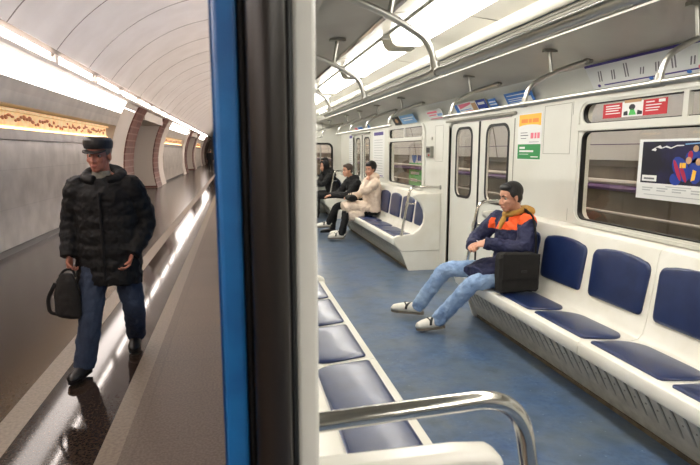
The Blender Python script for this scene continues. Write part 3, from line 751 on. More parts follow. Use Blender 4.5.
def limb(mb, a, b, c, r, side=None, puff=0, n=14, tail=None):
    """tapered limb a-b-c with radii r=(ra, rb, rc)"""
    pts = fillet([a, b, c], .09, 8); a, b, c = V(a), V(b), V(c); P = []; R = []
    tot = sum((V(pts[i+1])-V(pts[i])).length for i in range(len(pts)-1)); s_ = 0
    dense = [V(pts[0])]
    for i in range(len(pts)-1):
        q0, q1 = V(pts[i]), V(pts[i+1]); m_ = max(1, int((q1-q0).length/.014))
        for j in range(1, m_+1): dense.append(q0 + (q1-q0)*j/m_)
    L1 = (b-a).length; rad = []
    for i, p in enumerate(dense):
        if i: s_ += (dense[i]-dense[i-1]).length
        t = s_/L1
        rr_ = r[0] + (r[1]-r[0])*t if t < 1 else r[1] + (r[2]-r[1])*min(1, (t-1)*L1/(c-b).length)
        if puff: rr_ += puff*(abs(math.sin(PI*s_/.085))-.6)
        rad.append(rr_)
    mb.loft(dense, rad, side=side, n=n); mb.ell(dense[0], rad[0]); return dense
def torso(mb, pts, radii, side, puff=0):
    """dense smooth trunk through control pts"""
    P = [V(p) for p in pts]; dp = []; dr = []
    for i in range(len(P)-1):
        m_ = max(2, int((P[i+1]-P[i]).length/.014))
        for j in range(m_ + (1 if i == len(P)-2 else 0)):
            t = j/m_; tt = t*t*(3-2*t); dp.append(P[i]*(1-t) + P[i+1]*t); a = radii[i][0]*(1-tt)+radii[i+1][0]*tt; b = radii[i][1]*(1-tt)+radii[i+1][1]*tt
            dr.append([a, b])
    s_ = 0
    for i in range(len(dp)):
        if i: s_ += (dp[i]-dp[i-1]).length
        if puff and i > 1: q = puff*(abs(math.sin(PI*s_/.105))-.6); dr[i][0] += q; dr[i][1] += q
    mb.loft(dp, [tuple(x) for x in dr], side=side, n=24)
def hair_blob(mb, C, fr, k=1.0, vol=1.0, long=0):
    s, f_, u = fr; C = V(C); P = lambda a, b, c: C + (s*a + f_*b + u*c)*k
    mb.ell(P(0,-.03-(vol-1)*.14,.045+(vol-1)*.06), (.084*k*vol,.098*k*vol,.088*k*vol), (s,f_,u), n=20, m=14)
    mb.ell(P(0,.03,.088), (.066*k,.046*k,.034*k*vol), (s,f_,u), n=16, m=10)
    mb.ell(P(0,-.06,-.01-long), (.07*k*vol,.055*k*vol,(.06+long)*k), (s,f_,u), n=16, m=10)
    for q in (-1,1): mb.ell(P(q*.068,-.008,.035), (.018*k,.04*k,.04*k), (s,f_,u), n=12, m=8)
def wrinkle(ob, size=.08, strength=.012):
    t = bpy.data.textures.new('folds', 'CLOUDS'); t.noise_scale = size; t.noise_depth = 3
    d = ob.modifiers.new('folds', 'DISPLACE'); d.texture = t; d.strength = strength; d.mid_level = .5; d.texture_coords = 'LOCAL'

# ---------------------------------------------------------------- man walking on the platform
def walking_man():
    r = thing('person', 'walking man in a leather cap, black puffer jacket and blue jeans', 'person', (-.97,4.2,0))
    fr = frame((-.2,-1,-.04)); C = V((-.965,4.16,1.615)); k = 1.0; side = V((-1,.12,0)).normalized()
    neck = V((-.955,4.2,1.47)); b = MB(); head_blob(b, C, fr, k, neck)
    b.loft([(-.95,4.22,.86),(-.95,4.22,1.05),(-.95,4.21,1.3),(-.95,4.21,1.42),(-.955,4.2,1.49)], [(.15,.11),(.14,.10),(.17,.12),(.16,.09),(.06,.06)], side=side, n=20)
    J = dict(hipR=(-1.04,4.2,.9), kneeR=(-1.07,4.08,.47), ankR=(-1.13,4.03,.105), hipL=(-.88,4.22,.9), kneeL=(-.80,4.22,.48), ankL=(-.865,4.58,.13),
             shR=(-1.13,4.22,1.38), elR=(-1.20,4.25,1.11), wrR=(-1.205,4.14,.89), shL=(-.77,4.2,1.38), elL=(-.68,4.27,1.11), wrL=(-.775,4.11,.895))
    for q in 'RL':
        limb(b, J['hip'+q], J['knee'+q], J['ank'+q], (.08,.056,.038)); limb(b, J['sh'+q], J['el'+q], J['wr'+q], (.05,.042,.027))
    hand_blob(b, J['wrL'], (-.25,-.25,-.93), (-.8,-.4,.2), (-.2,-.9,-.1), .75)
    hand_blob(b, J['wrR'], (-.02,-.12,-.99), (.9,-.2,0), (0,-1,0), 1.25)
    body = remesh(b, 'body', 'skin_red', r, .0052, 2, sculpt=[eye_sculpt(C, fr, k)])
    face_parts(r, C, fr, k, 'hair_grey', body)
    t = MB()
    for q in 'RL':
        a, kn, an = V(J['hip'+q]), V(J['knee'+q]), V(J['ank'+q]); limb(t, a, kn, an + (an-kn).normalized()*.03, (.108,.082,.075))
    t.loft([(-.96,4.21,.8),(-.96,4.21,.9),(-.95,4.21,1.0)], [(.16,.12),(.17,.125),(.15,.11)], side=side)
    o = remesh(t, 'jeans', 'jeans_dark', r, .008, 3); wrinkle(o, .06, .026)
    j = MB()
    torso(j, [(-.955,4.2,.665),(-.95,4.21,.85),(-.95,4.21,1.1),(-.95,4.21,1.3),(-.95,4.21,1.415),(-.955,4.2,1.47)], [(.235,.165),(.235,.165),(.225,.16),(.225,.155),(.185,.125),(.11,.105)], side, .008)
    for q in 'RL':
        w_ = V(J['wr'+q]); e_ = V(J['el'+q]); limb(j, J['sh'+q], e_, w_ + (w_-e_).normalized()*.01, (.098,.086,.06), puff=.008)
    j.ell((-.95,4.23,1.43), (.15,.12,.06)); 
    jk = remesh(j, 'puffer_jacket', 'black_nylon', r, .0075, 2); wrinkle(jk, .045, .022)
    # hood collar: soft ring lying on the shoulders
    c = MB(); ring = [V((-.95 + .118*math.cos(a), 4.215 + .115*math.sin(a), 1.475 + .035*math.sin(a) - .012*abs(math.cos(a)))) for a in [math.radians(-70+320*i/24) for i in range(25)]]
    c.loft(ring, [(.035+.012*math.sin(PI*i/24)) for i in range(25)], n=12); c.ell((-.94,4.34,1.45), (.12,.07,.06))
    o = remesh(c, 'hood', 'black_nylon', r, .008, 2); wrinkle(o, .05, .014)
    z_ = MB(); z_.box(-.962,-.942,4.03,4.048,.7,1.36); o = z_.build('zip_flap', 'black_nylon', r, bevel=.008)
    sc_ = MB(); sc_.loft([(-.957,4.185,1.40),(-.958,4.18,1.46),(-.96,4.178,1.505)], [(.085,.08),(.072,.07),(.06,.058)], side=side); o = remesh(sc_, 'scarf', 'scarf', r, .006, 2); wrinkle(o, .03, .01)
    h = MB(); hair_blob(h, C, fr, .97); remesh(h, 'hair', 'hair_grey', r, .006, 2)
    s, f_, u = fr; P = lambda a, b_, c_: C + s*a + f_*b_ + u*c_
    cp = MB(); cp.loft([P(0,-.012,.048),P(0,-.012,.08),P(0,-.012,.105),P(0,-.014,.126),P(0,-.014,.132)], [(.091,.11),(.097,.118),(.096,.117),(.084,.104),(.05,.06)], side=s, n=24)
    cap = remesh(cp, 'cap', 'leather', r, .005, 3)
    v = MB(); v.prism([(.085*math.cos(a), .055+.075*math.sin(a)) for a in [PI*i/12 for i in range(13)]], P(0,0,.05), s, (f_*.96 - u*.28), u*.008); v.build('visor', 'leather', cap, bevel=.003)
    shoe(r, J['ankR'], (-1.185,3.86,.02), 'shoe_black'); shoe(r, J['ankL'], (-.865,4.41,.012), 'shoe_black')
    # bag in his right hand
    g = thing('briefcase', 'soft black shoulder bag hanging from the right hand of the walking man', 'bag', (-1.24,4.1,.48))
    b = MB(); b.loft([(-1.225,4.08,.45),(-1.225,4.08,.47),(-1.225,4.08,.60),(-1.222,4.085,.72),(-1.22,4.09,.77)], [(.11,.045),(.125,.06),(.12,.058),(.09,.045),(.05,.03)], side=(.8,-.6,0), n=20)
    o = remesh(b, 'bag_body', 'black_bag', g, .007, 2); wrinkle(o, .06, .012)
    b = MB(); b.loft(fillet([(-1.30,4.09,.70),(-1.37,4.12,.58),(-1.36,4.11,.48),(-1.30,4.09,.47)], .06), (.006,.014), side=(0,1,0), n=8); b.build('strap', 'black_bag', g, smooth=True)
    b = MB(); b.loft(fillet([(-1.27,4.10,.75),(-1.235,4.10,.80),(-1.175,4.09,.80),(-1.16,4.08,.74)], .04), .009, n=8); b.build('handle', 'black_bag', g, smooth=True)
walking_man()
# ---------------------------------------------------------------- young man sitting near
def seated(label, loc, C, face, neck, pelvis, sh, el, wr, hips, knees, ankles, toes, hands, mats, k=1.0, jk_e=(.05,.045), hair=1.0, long=0, vox=.008, up=(0,0,1), hem=None, extra=None, jr=(.082,.07,.05), tr=(.088,.07,.058), skin='skin', paint=None, paint_mats=(), legs_mat=None, tor=None, hairm='hair_black', shoes=None, jname='jacket', curls=(.5,.5)):
    r = thing('person', label, 'person', loc); fr = frame(face, up); C = V(C)
    side = (V(sh[0])-V(sh[1])); side.z = 0; side.normalize(); neck, pelvis = V(neck), V(pelvis)
    b = MB(); head_blob(b, C, fr, k, neck)
    mid = lerp(pelvis, neck, .45)
    b.loft([pelvis - V((0,0,.03)), pelvis, mid, lerp(pelvis, neck, .85), neck], [(.14,.11),(.16,.115),(.14,.1),(.15,.095),(.06,.06)], side=side, n=18)
    for i in (0,1):
        limb(b, hips[i], knees[i], ankles[i], (.078,.055,.038)); limb(b, sh[i], el[i], wr[i], (.048,.04,.026))
        hand_blob(b, wr[i], *hands[i], curls[i], k)
    body = remesh(b, 'body', skin, r, min(vox, .0055) if vox < .01 else vox, 2, sculpt=[eye_sculpt(C, fr, k)])
    face_parts(r, C, fr, k, hairm, body)
    t = MB()
    for i in (0,1):
        kn, an = V(knees[i]), V(ankles[i]); limb(t, hips[i], kn, an + (an-kn).normalized()*.02, tr)
    t.ell(pelvis, (.17,.15,.10), (side, side.cross(V((0,0,1))), V((0,0,1)))); o = remesh(t, 'trousers', mats['legs'], r, vox, 3); wrinkle(o, .05, .026)
    j = MB(); ex, ey = jk_e
    pts = [hem or pelvis - V((0,0,.02)), lerp(pelvis, neck, .2), mid, lerp(pelvis, neck, .75), lerp(pelvis, neck, .93), neck + (neck-pelvis).normalized()*.01]
    torso(j, pts, tor or [(.155+ex,.12+ey),(.15+ex,.115+ey),(.15+ex,.11+ey),(.155+ex,.105+ey),(.125+ex*.8,.085+ey*.8),(.07+ex*.4,.065+ey*.4)], side)
    for i in (0,1):
        w_, e_ = V(wr[i]), V(el[i]); limb(j, sh[i], e_, w_ + (w_-e_).normalized()*.035, jr)
    if extra: extra(j)
    jk = remesh(j, jname, mats['coat'], r, vox, 3, paint=paint, paint_mats=paint_mats); wrinkle(jk, .05, .034)
    h = MB(); hair_blob(h, C, fr, k, hair, long); remesh(h, 'hair', hairm, r, .006, 1)
    for i in (0,1):
        shoe(r, ankles[i], toes[i], mats['shoe'] if shoes is None else shoes[i])
    return r, fr, C, side, body
NK = V((2.42,4.25,1.10))
def paint_y(p, n):
    q = (p - NK)
    if p.z > .97 and q.length < .235 and p.y < NK.y-.05 and n.z > -.2 and p.y > 3.99: 
        if q.length > .09 and p.z > 1.03: return 1
    fz = p.z - (1.0 + (p.y-4.2)*-.08)
    if p.x < 2.40 and abs(fz) < .034 and 4.10 < p.y < 4.33 and n.x < .1: return 1
    if p.x < 2.40 and 4.385 < p.y < 4.425 and .95 < p.z < 1.05 and n.x < 0: return 1
    return 0
def ex_y(j):
    j.loft([(2.0,4.2,.60),(2.15,4.25,.61),(2.35,4.27,.60)], [(.12,.05),(.17,.09),(.18,.12)], side=(0,1,0), n=18)    # jacket skirt over the lap
r, fr, C, side, bd = seated('young man in a navy jacket with orange bands, pale jeans, legs stretched out', (2.38,4.25,.46),
    (2.325,4.215,1.25), (-1,-.12,-.16), NK, (2.42,4.28,.575), ((2.345,4.44,1.03),(2.43,4.085,1.04)), ((2.19,4.56,.83),(2.365,3.99,.82)), ((2.045,4.33,.815),(2.10,4.13,.86)),
    ((2.37,4.39,.56),(2.38,4.17,.56)), ((1.94,4.68,.53),(1.97,4.12,.53)), ((1.735,4.86,.115),(1.78,4.42,.115)), ((1.50,4.99,.045),(1.575,4.44,.025)),
    (((-.5,-.85,.1),(.6,.2,-.6),(-.6,0,.8)), ((-.6,.72,-.1),(.5,.3,-.7),(-.3,0,.9))), dict(legs='jeans_light', coat='navy_cloth', shoe='shoe_white'), vox=.0075, paint=paint_y, paint_mats=('orange_cloth',), extra=ex_y, jk_e=(.045,.04), hair=1.02, tr=(.092,.074,.068), curls=(.7,.7))
mb = MB(); ring = [NK + V((-.02+.082*math.cos(a), .0+.085*math.sin(a), .02+.028*math.cos(a+.2))) for a in [2*PI*i/24 for i in range(25)]]
mb.loft(ring, .026, n=10); mb.ell(NK+V((.10,0,.02)), (.055,.10,.05)); mb.loft([NK+V((-.085,.0,.02)), NK+V((-.13,.01,-.07)), NK+V((-.155,.01,-.14))], [(.03,.02),(.035,.02),(.012,.012)], side=(0,1,0)); o = remesh(mb, 'hood', 'olive_cloth', r, .007, 2); wrinkle(o, .04, .012)
mb = MB(); mb.loft([(2.06,4.32,.815),(2.085,4.33,.812)], .046, n=16); mb.build('cuff', 'glove', r, smooth=True)
g = thing('shoulder_bag', 'boxy black fabric bag on the seat against the hip of the young man', 'bag', (2.30,3.98,.49))
b = MB(); b.loft([(2.30,3.93,.482),(2.30,3.93,.50),(2.30,3.94,.66),(2.30,3.95,.80),(2.30,3.96,.825)], [(.21,.05),(.215,.06),(.21,.058),(.20,.045),(.19,.02)], side=(1,0,0), n=8); b2_ = MB()
bag = MB(); bag.prism([(2.09,.482),(2.45,.482),(2.455,.78),(2.42,.81),(2.12,.82),(2.085,.79)], (0,3.88,0), (1,0,0), (0,0,1), (0,.11,0)); o = bag.build('bag_body', 'black_bag', g); 
o.modifiers.new('b','BEVEL').width = .02; s_ = o.modifiers.new('s','SUBSURF'); s_.subdivision_type = 'SIMPLE'; s_.levels = 4; s_.render_levels = 4; wrinkle(o, .1, .02)
fl_ = MB(); fl_.prism([(2.105,.60),(2.435,.60),(2.44,.805),(2.105,.82)], (0,3.866,0), (1,0,0), (0,0,1), (0,.012,0)); o = fl_.build('flap', 'black_bag', g, bevel=.006); MB().box(2.27,2.32,3.860,3.868,.655,.675).build('buckle', 'rubber', o)
b = MB(); b.loft(fillet([(2.43,3.93,.80),(2.435,3.945,.95),(2.435,4.0,1.10),(2.43,4.12,1.14),(2.45,4.2,1.14)], .08), (.004,.016), side=(1,0,0), n=8); b.build('strap', 'black_bag', g, smooth=True)
# ---------------------------------------------------------------- woman in the cream coat
def ex_w(j):
    j.loft([(2.40,9.48,.60),(2.22,9.47,.62),(2.02,9.46,.65),(1.9,9.45,.60)], [(.2,.13),(.2,.12),(.17,.1),(.15,.12)], side=(0,1,0), n=20)
    j.loft([(2.25,9.45,.52),(1.98,9.44,.48)], [(.17,.14),(.15,.12)], side=(0,1,0), n=16)
    j.ell((2.46,9.46,1.17), (.12,.15,.09))
r, fr, C, side, bd = seated('woman with short black hair and cream coat on the far bench', (2.40,9.45,.46),
    (2.385,9.40,1.31), (-.75,-.66,-.12), (2.43,9.45,1.15), (2.46,9.48,.56), ((2.40,9.63,1.08),(2.46,9.27,1.08)), ((2.27,9.68,.82),(2.22,9.22,.90)), ((2.06,9.56,.82),(2.29,9.30,1.08)),
    ((2.42,9.57,.56),(2.42,9.38,.56)), ((1.98,9.56,.60),(1.97,9.40,.56)), ((1.92,9.62,.13),(1.86,9.45,.13)), ((1.68,9.62,.10),(1.62,9.48,.05)),
    (((-.9,-.3,-.1),(0,0,-1),(0,-1,0)), ((.45,.35,.8),(.5,.6,0),(-.6,.5,0))), dict(legs='black_wool', coat='cream_coat', shoe='shoe_white'), vox=.011, extra=ex_w, hair=1.16, long=.0, jk_e=(.06,.055), jr=(.085,.072,.055), jname='coat')
g = thing('handbag', 'dark handbag on the lap of the woman in the cream coat', 'bag', (2.05,9.45,.78)); b = MB(); b.loft([(2.05,9.3,.79),(2.04,9.42,.80),(2.04,9.58,.79)], [(.09,.05),(.11,.06),(.09,.05)], side=(1,0,0), n=14); o = remesh(b, 'bag_body', 'black_bag', g, .01, 2); wrinkle(o, .05, .02)
b = MB(); b.loft(fillet([(2.04,9.33,.83),(2.03,9.38,.90),(2.03,9.5,.90),(2.04,9.55,.83)], .05), .008, n=8); b.build('handle', 'black_bag', g, smooth=True)
# ---------------------------------------------------------------- man in black jacket
def ex_j(j): j.ell((2.24,10.18,1.11), (.13,.15,.08)); j.loft([(2.4,10.2,.6),(2.2,10.2,.62)], [(.18,.14),(.16,.1)], side=(0,1,0), n=16)
r, fr, C, side, bd = seated('brown-haired man in a black jacket leaning forward beside the woman', (2.35,10.15,.46),
    (2.115,10.12,1.27), (-1,-.3,-.12), (2.20,10.16,1.12), (2.42,10.2,.56), ((2.19,10.36,1.04),(2.25,9.97,1.03)), ((2.02,10.42,.80),(2.10,9.93,.80)), ((1.80,10.26,.78),(1.82,10.05,.80)),
    ((2.38,10.3,.56),(2.38,10.1,.56)), ((1.92,10.33,.56),(1.90,10.08,.60)), ((1.86,10.36,.11),(1.74,10.16,.24)), ((1.62,10.38,.03),(1.50,10.14,.17)),
    (((-.85,-.4,-.1),(.1,-.3,-.9),(-.3,-.2,.9)), ((-.85,.35,-.1),(.1,.3,-.9),(-.3,.2,.9))), dict(legs='black_wool', coat='black_wool', shoe='shoe_white'), vox=.011, extra=ex_j, jk_e=(.055,.05), jr=(.082,.068,.052), hairm='hair_brown', shoes=['shoe_black','shoe_white'], up=(.15,0,1))
# ---------------------------------------------------------------- two on the corner bench
def dark_passenger(label, x, y, z=0, hood=True, face=(-1,-.35,-.15), hm='hair_black'):
    dz = z
    def ex(j):
        if hood: j.ell((x+.06,y,1.13+dz), (.11,.13,.09))
    r, fr, C, side, bd = seated(label, (x+.2,y,.46), (x,y-.03,1.27+dz), face, (x+.09,y,1.12+dz), (x+.28,y+.02,.56), ((x+.05,y+.19,1.04+dz),(x+.11,y-.19,1.03+dz)), ((x-.10,y+.24,.82),(x-.04,y-.22,.84)), ((x-.32,y+.1,.82),(x-.30,y-.09,.86)),
        ((x+.24,y+.1,.56),(x+.24,y-.1,.56)), ((x-.2,y+.12,.55),(x-.2,y-.12,.55)), ((x-.22,y+.14,.11),(x-.2,y-.1,.11)), ((x-.46,y+.16,.02),(x-.44,y-.1,.02)),
        (((-.9,-.3,-.1),(.1,-.2,-.9),(-.2,-.3,.9)), ((-.9,.3,-.1),(.1,.2,-.9),(-.2,.3,.9))), dict(legs='black_wool', coat='black_wool', shoe='shoe_black'), vox=.012, extra=ex, jk_e=(.06,.05), jr=(.082,.068,.052), hairm=hm)
    if hood:
        s, f_, u = fr; b = MB(); P = lambda a, b_, c_: C + s*a + f_*b_ + u*c_
        ring = [P(.088*math.cos(a), .035, .01+.112*math.sin(a)) for a in [2*PI*i/24 for i in range(25)]]
        b.loft(ring, .022, n=10); b.ell(P(0,-.045,.02), (.112,.105,.13), (s,f_,u)); o = remesh(b, 'hood', 'black_wool', r, .01, 2)
        for v in [c for c in r.children if c.name.startswith('hair')]: bpy.data.objects.remove(v)
dark_passenger('passenger in a dark hooded jacket on the short corner bench', 2.10, 12.86, 0, True)
dark_passenger('dark-haired passenger behind the hooded one, against the end wall', 2.22, 13.5, .08, False)
# ---------------------------------------------------------------- distant person on the platform
def standing_dark():
    x, y = -1.95, 44.0; r = thing('person', 'distant person in dark clothes standing at the far end of the platform', 'person', (x,y,0)); fr = frame((.3,1,0)); C = V((x,y,1.62)); side = V((1,-.3,0)).normalized()
    b = MB(); head_blob(b, C, fr, 1, V((x,y,1.47))); b.loft([(x,y,.85),(x,y,1.1),(x,y,1.35),(x,y,1.47)], [(.15,.1),(.14,.1),(.17,.1),(.06,.06)], side=side)
    for q in (-1,1):
        limb(b, (x+q*.09,y,.88), (x+q*.1,y,.48), (x+q*.1,y,.1), (.08,.055,.04)); limb(b, (x+q*.19,y,1.38), (x+q*.25,y,1.1), (x+q*.24,y-.05,.87), (.05,.04,.03)); hand_blob(b, (x+q*.24,y-.05,.87), (0,-.1,-1), (-q,0,0), (0,1,0), .6)
    remesh(b, 'body', 'skin', r, .01, 1)
    b = MB()
    for q in (-1,1): limb(b, (x+q*.09,y,.88), (x+q*.1,y,.48), (x+q*.1,y,.08), (.1,.075,.06))
    remesh(b, 'trousers', 'black_wool', r, .015, 1)
    b = MB(); torso(b, [(x,y,.72),(x,y,1.1),(x,y,1.38),(x,y,1.49)], [(.21,.15),(.2,.15),(.19,.13),(.09,.08)], side)
    for q in (-1,1): limb(b, (x+q*.19,y,1.38), (x+q*.25,y,1.1), (x+q*.24,y-.05,.88), (.085,.07,.05))
    remesh(b, 'coat', 'black_wool', r, .015, 1)
    b = MB(); hair_blob(b, C, fr); remesh(b, 'hair', 'hair_black', r, .01, 1)
    for q in (-1,1): shoe(r, (x+q*.1,y,.1), (x+q*.12,y+.2,.01), 'shoe_black')
standing_dark()

# ================================================================== OUTSIDE THE RIGHT WINDOWS: the track wall
struct(MB().box(4.22, 4.32, -14, 62, -1.2, 3.4).build('wall_track', 'tunnel'))
struct(MB().box(-.08, 4.3, -14, 62, -1.3, -1.15).build('floor_track', 'track_bed'))
for k, (z, r, m, lb) in enumerate(((1.72,.035,'cable_violet','violet cable run, topmost on the track wall'),(1.66,.02,'cable_white','pale cable run right under the topmost violet one'),(1.30,.03,'cable_white','thick pale cable at mid height on the track wall'),(1.235,.035,'cable_violet','violet cable below the thick pale one on the track wall'),(.95,.015,'cable_white','lowest thin pale cable on the track wall'))):
    mb = MB(); mb.loft([(4.2-r,-13,z),(4.2-r,60,z)], r, n=8); tag(mb.build('cable', m, smooth=True), lb, 'cable', 'cable runs on the track wall')
P = Poster('track_billboard', 'green, white and blue billboard on the track wall seen through the far window', 'billboard', (4.2,12.6,.75), A, Zv, 1.25, 1.1)
P.rect('green_field','bright_green',0,0,.75,.55); P.polys('blue_shape','ad_blue',[blob(.3,.75,.15,.2)],1); P.rect('dark_shape','deep_blue',.5,.6,.7,.9); P.lines('paper',[(.1,.6,.3,.06),(.1,.5,.15,.06)],2)
P = Poster('track_billboard', 'pale green billboard high on the track wall seen through the far window', 'billboard', (4.2,14.3,1.95), A, Zv, 1.7, .45, 'pale_green')
P.lines('yellow',[(.2,.8,.3,.3)],1,'colour_block')
# ================================================================== PLATFORM
VC = (.3, 1.0); VR = 3.9
PY0, PY1 = -14, 70
def vx(z, r=VR): return VC[0] - math.sqrt(max(0, r*r-(z-VC[1])**2))
# floor strips
def fl(name, x0, x1, m, z=0, **k): return struct(MB().box(x0, x1, PY0, PY1, -.3, z).build(name, m))
fl('floor_platform', -.67, -.075, 'granite_train_slabs')
fl('floor_edge_line', -.79, -.67, 'granite_pale')
fl('floor_polished', -1.30, -.79, 'granite_polished')
fl('floor_pale_line', -1.46, -1.30, 'granite_pale')
fl('floor_brown', -10, -1.46, 'granite_slabs')
struct(MB().box(-.12, -.075, PY0, PY1, -1.3, -.05).build('wall_platform_edge', 'track_bed'))
# vault: panels between grooves
def arcband(r0, r1, a0, a1, y0, y1, n=40):
    P = [(VC[0]+r0*math.cos(math.radians(a0+(a1-a0)*k/n)), VC[1]+r0*math.sin(math.radians(a0+(a1-a0)*k/n))) for k in range(n+1)]
    Q = [(VC[0]+r1*math.cos(math.radians(a0+(a1-a0)*k/n)), VC[1]+r1*math.sin(math.radians(a0+(a1-a0)*k/n))) for k in range(n,-1,-1)]
    mb = MB(); mb.v = []; mb.f = []
    n2 = len(P)
    vs = [(p[0],y0,p[1]) for p in P]+[(p[0],y1,p[1]) for p in P]+[(p[0],y0,p[1]) for p in reversed(Q)]+[(p[0],y1,p[1]) for p in reversed(Q)]
    fs = []
    for k in range(n2-1):
        fs += [(k,k+1,n2+k+1,n2+k),(2*n2+k,3*n2+k,3*n2+k+1,2*n2+k+1),(k,2*n2+k,2*n2+k+1,k+1),(n2+k,n2+k+1,3*n2+k+1,3*n2+k)]
    mb.add(vs, fs); return mb
aS = math.degrees(math.atan2(3.3-VC[1], vx(3.3)-VC[0]))
mb = MB(); gv = MB(); y = PY0
while y < PY1:
    mb.merge(arcband(VR, VR+.05, 8, aS, y, y+2)); gv.merge(arcband(VR-.004, VR+.01, 8, aS, y-.012, y+.012)); y += 2
struct(mb.build('ceiling_vault', 'vault', smooth=True)); struct(gv.build('trim_32', 'groove'))
struct(MB().merge(arcband(VR+.05, VR+.2, 5, aS+2, PY0, PY1)).build('ceiling_vault_shell', 'groove'))
# pylons
OPEN = [(20.3,25.0),(42.0,47.5),(62.0,66.5)]
PYL = [(-14,20.3),(25.0,42.0),(47.5,62.0),(66.5,70)]
ORD = ['nearest','second','third','fourth']
def wallpts(z0, z1, r, n=14): return [(VC[0]-math.sqrt(r*r-(z-VC[1])**2), z) for z in [z0+(z1-z0)*k/n for k in range(n+1)]]
for i, (a, b) in enumerate(PYL):
    # curved body, behind the niche
    pa = a + (1.6 if i else 0); pb = b - (1.6 if i < 3 else 0)
    nichA, nichB = pa+ (1.9 if i else 0), pb-(1.9 if i < 3 else 9)
    prof = wallpts(0, 3.1, VR)
    back = [(-5.6,3.1),(-5.6,0)]
    mb = MB()
    for q0, q1 in ((pa,nichA),(nichB,pb)):
        if q1 > q0+.01: mb.prism(prof+back, (0,q0,0), (1,0,0), (0,0,1), (0,q1-q0,0))
    struct(mb.build('wall_pylon' , 'plaster_warm', smooth=True))
    if nichB > nichA:
        mb = MB(); mb.prism([(-3.66,0),(-3.66,2.36),(vx(2.4),2.36),(vx(2.55),2.55),(vx(2.72),2.72),(-5.6,2.72),(-5.6,0)], (0,nichA,0), (1,0,0), (0,0,1), (0,nichB-nichA,0)); struct(mb.build('wall_niche', 'marble_dark'))
        t = thing('marble_cladding', 'grey marble cladding along the %s pylon of the platform' % ORD[i], 'marble cladding', (-3.6,(nichA+nichB)/2,.1), group='marble pylon panels')
        MB().box(-3.65,-3.56,nichA+.1,nichB-.1,.1,1.82).build('slabs','marble_slabs',t,bevel=.01)
        MB().box(-3.66,-3.53,nichA+.1,nichB-.1,1.82,2.0).build('top_band','marble_band',t,bevel=.01)
        MB().box(-3.7,-3.55,nichA,nichB,0,.1).build('black_plinth','black_base',t)
        t = thing('gilt_frieze', 'gilt relief frieze with painted-in glow above the marble of the %s pylon' % ORD[i], 'frieze', (-3.6,(nichA+nichB)/2,2.02), group='gilt friezes')
        MB().box(-3.655,-3.58,nichA+.2,nichB-.3,2.04,2.28).build('relief','gold_lit',t)
        MB().box(-3.62,-3.55,nichA+.15,nichB-.25,2.0,2.04).build('lower_bead','lamp_gold',t); MB().box(-3.62,-3.52,nichA+.15,nichB-.25,2.28,2.33).build('upper_bead','gold_lit',t)  # lower bead glows in place of the hidden frieze lamps
        mb = MB(); rnd = random.Random(3+i); y = nichA+.25
        while y < nichB-.45:
            mb.ell((-3.58,y,2.10+rnd.random()*.13), (.02,.05+.05*rnd.random(),.02+.03*rnd.random()), n=8, m=5); y += .13
        mb.build('ornament','ornament',t,smooth=True)
        t = thing('glowing_wall_band', 'white wall band above the %s pylon, its lamplight put in as glow' % ORD[i], 'light band', (-3.0,(nichA+nichB)/2,2.75), group='glowing wall bands')
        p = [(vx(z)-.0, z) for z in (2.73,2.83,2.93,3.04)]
        mb = MB(); mb.prism(p+[(-3.6,3.04),(-3.6,2.73)], (0,nichA,0), (1,0,0), (0,0,1), (0,pb-nichA-.15,0)); mb.build('diffuser','wall_glow_hall_lamp',t)  # wall surface whose lamplight is put in as emission, not a lamp cover
    # red marble surrounds
    for k, (q0, q1) in enumerate(((a,pa),(pb,b))):
        if q1 <= q0+.01: continue
        t = thing('marble_surround', 'red marble block surround on the %s side of the %s archway' % (('far',ORD[i-1]) if k == 0 else ('near',ORD[i])), 'archway surround', (-3.5,(q0+q1)/2,0), group='red marble archway surrounds')
        mb = MB(); mb.prism(wallpts(0,3.1,VR-.04)+back, (0,q0+(.0 if k else 0),0), (1,0,0), (0,0,1), (0,q1-q0,0)); mb.build('blocks','red_marble',t,smooth=True)
        q = q0-.02 if k == 0 else q1
        mb = MB(); mb.prism(wallpts(0.1,2.9,VR-.0)+[(-5.6,2.9),(-5.6,.1)], (0,q,0), (1,0,0), (0,0,1), (0,.02,0)); mb.build('reveal_lining','plaster',t)
for i, (a, b) in enumerate(OPEN):
    struct(MB().box(-5.6, vx(2.95), a, b, 2.72, 3.1).build('trim_%d' % (20+i), 'plaster'))
# central hall behind
struct(MB().box(-10, -9.9, PY0, PY1, 0, 4.2).build('wall_hall', 'plaster'))
struct(MB().box(-10, -5.0, PY0, PY1, 4.2, 4.3).build('ceiling_hall', 'plaster'))
for k in range(9):
    t = tag(MB().box(-7.7,-7.3,PY0+4+k*9,PY0+8+k*9,4.14,4.19).build('hall_light','wall_glow_hall_lamp'), 'ceiling light of the hall behind the archways', 'ceiling light', 'hall ceiling lights')
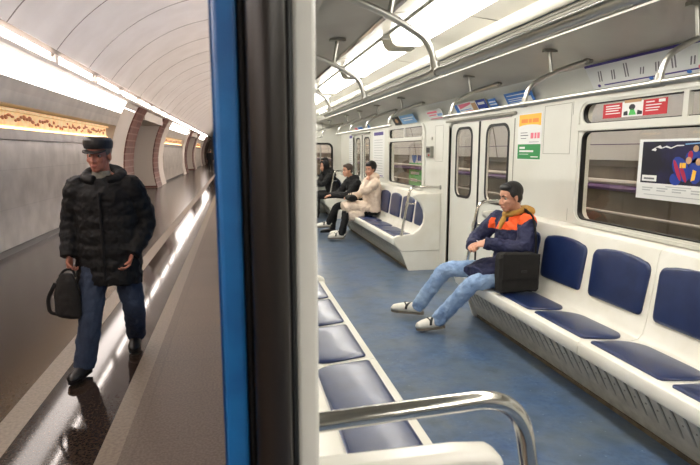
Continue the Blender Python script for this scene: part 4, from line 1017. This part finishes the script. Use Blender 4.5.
# cornice and light boxes
struct(MB().box(-3.6, -2.90, PY0, PY1, 3.04, 3.12).build('trim_30', 'plaster', bevel=.01))
struct(MB().box(-3.2, -3.0, PY0, PY1, 3.25, 3.29).build('trim_31', 'plaster'))
lb = None; k = 0; y = PY0+.3
while y < 60:
    ln = 2.5
    if lb is None:
        lb = thing('light_box', 'long white light box on the cornice under the vault', 'light box', (-2.93,y,3.1), group='cornice light boxes')
        MB().box(-2.985,-2.945,y+.11,y+ln-.1,3.12,3.26).build('diffuser','lamp_box',lb); MB().box(-2.99,-2.925,y-.07,y+.11,3.12,3.27).build('end_plate','plaster_warm',lb)
    else:
        c = copy_tree(lb); c.location = (-2.93,y,3.1)
    c = copy_tree(lb); c.location = (3.42,y+2.3,3.02); c.rotation_euler = (0,0,PI); c['label'] = 'added light box over the track wall, unseen, brightening vault and window view'; c['group'] = 'added light boxes over the track wall'  # added unseen row to brighten the vault and the wall behind the windows
    y += 2.66
struct(MB().box(-10,5,PY1,PY1+.2,-1,5.5).build('wall_station_far','tunnel')); struct(MB().box(-10,5,PY0-.2,PY0,-1,5.5).build('wall_station_back','tunnel'))
# ================================================================== CAMERA
cam = bpy.data.cameras.new('camera'); co = bpy.data.objects.new('camera', cam); COL.objects.link(co); sc.camera = co
f = 530.0; cam.sensor_width = 36; cam.sensor_fit = 'HORIZONTAL'; cam.lens = f/700*36; cam.clip_start = .02; cam.clip_end = 300
th = math.atan(82/f); ya = math.atan(115/(f/math.cos(th)))
Fv = V((math.sin(ya)*math.cos(th), math.cos(ya)*math.cos(th), -math.sin(th)))
co.location = (0,0,1.65); co.rotation_mode = 'QUATERNION'; co.rotation_quaternion = Fv.to_track_quat('-Z','Y')
cam.dof.use_dof = True; cam.dof.focus_distance = 4.6; cam.dof.aperture_fstop = 6.0
w = bpy.data.worlds.new('w'); sc.world = w; w.use_nodes = True; w.node_tree.nodes['Background'].inputs[0].default_value = (.02,.018,.016,1); w.node_tree.nodes['Background'].inputs[1].default_value = 1
sc.view_settings.view_transform = 'Standard'; sc.view_settings.look = 'None'; sc.view_settings.gamma = 1; sc.view_settings.use_curve_mapping = False
sc.view_settings.exposure = 0
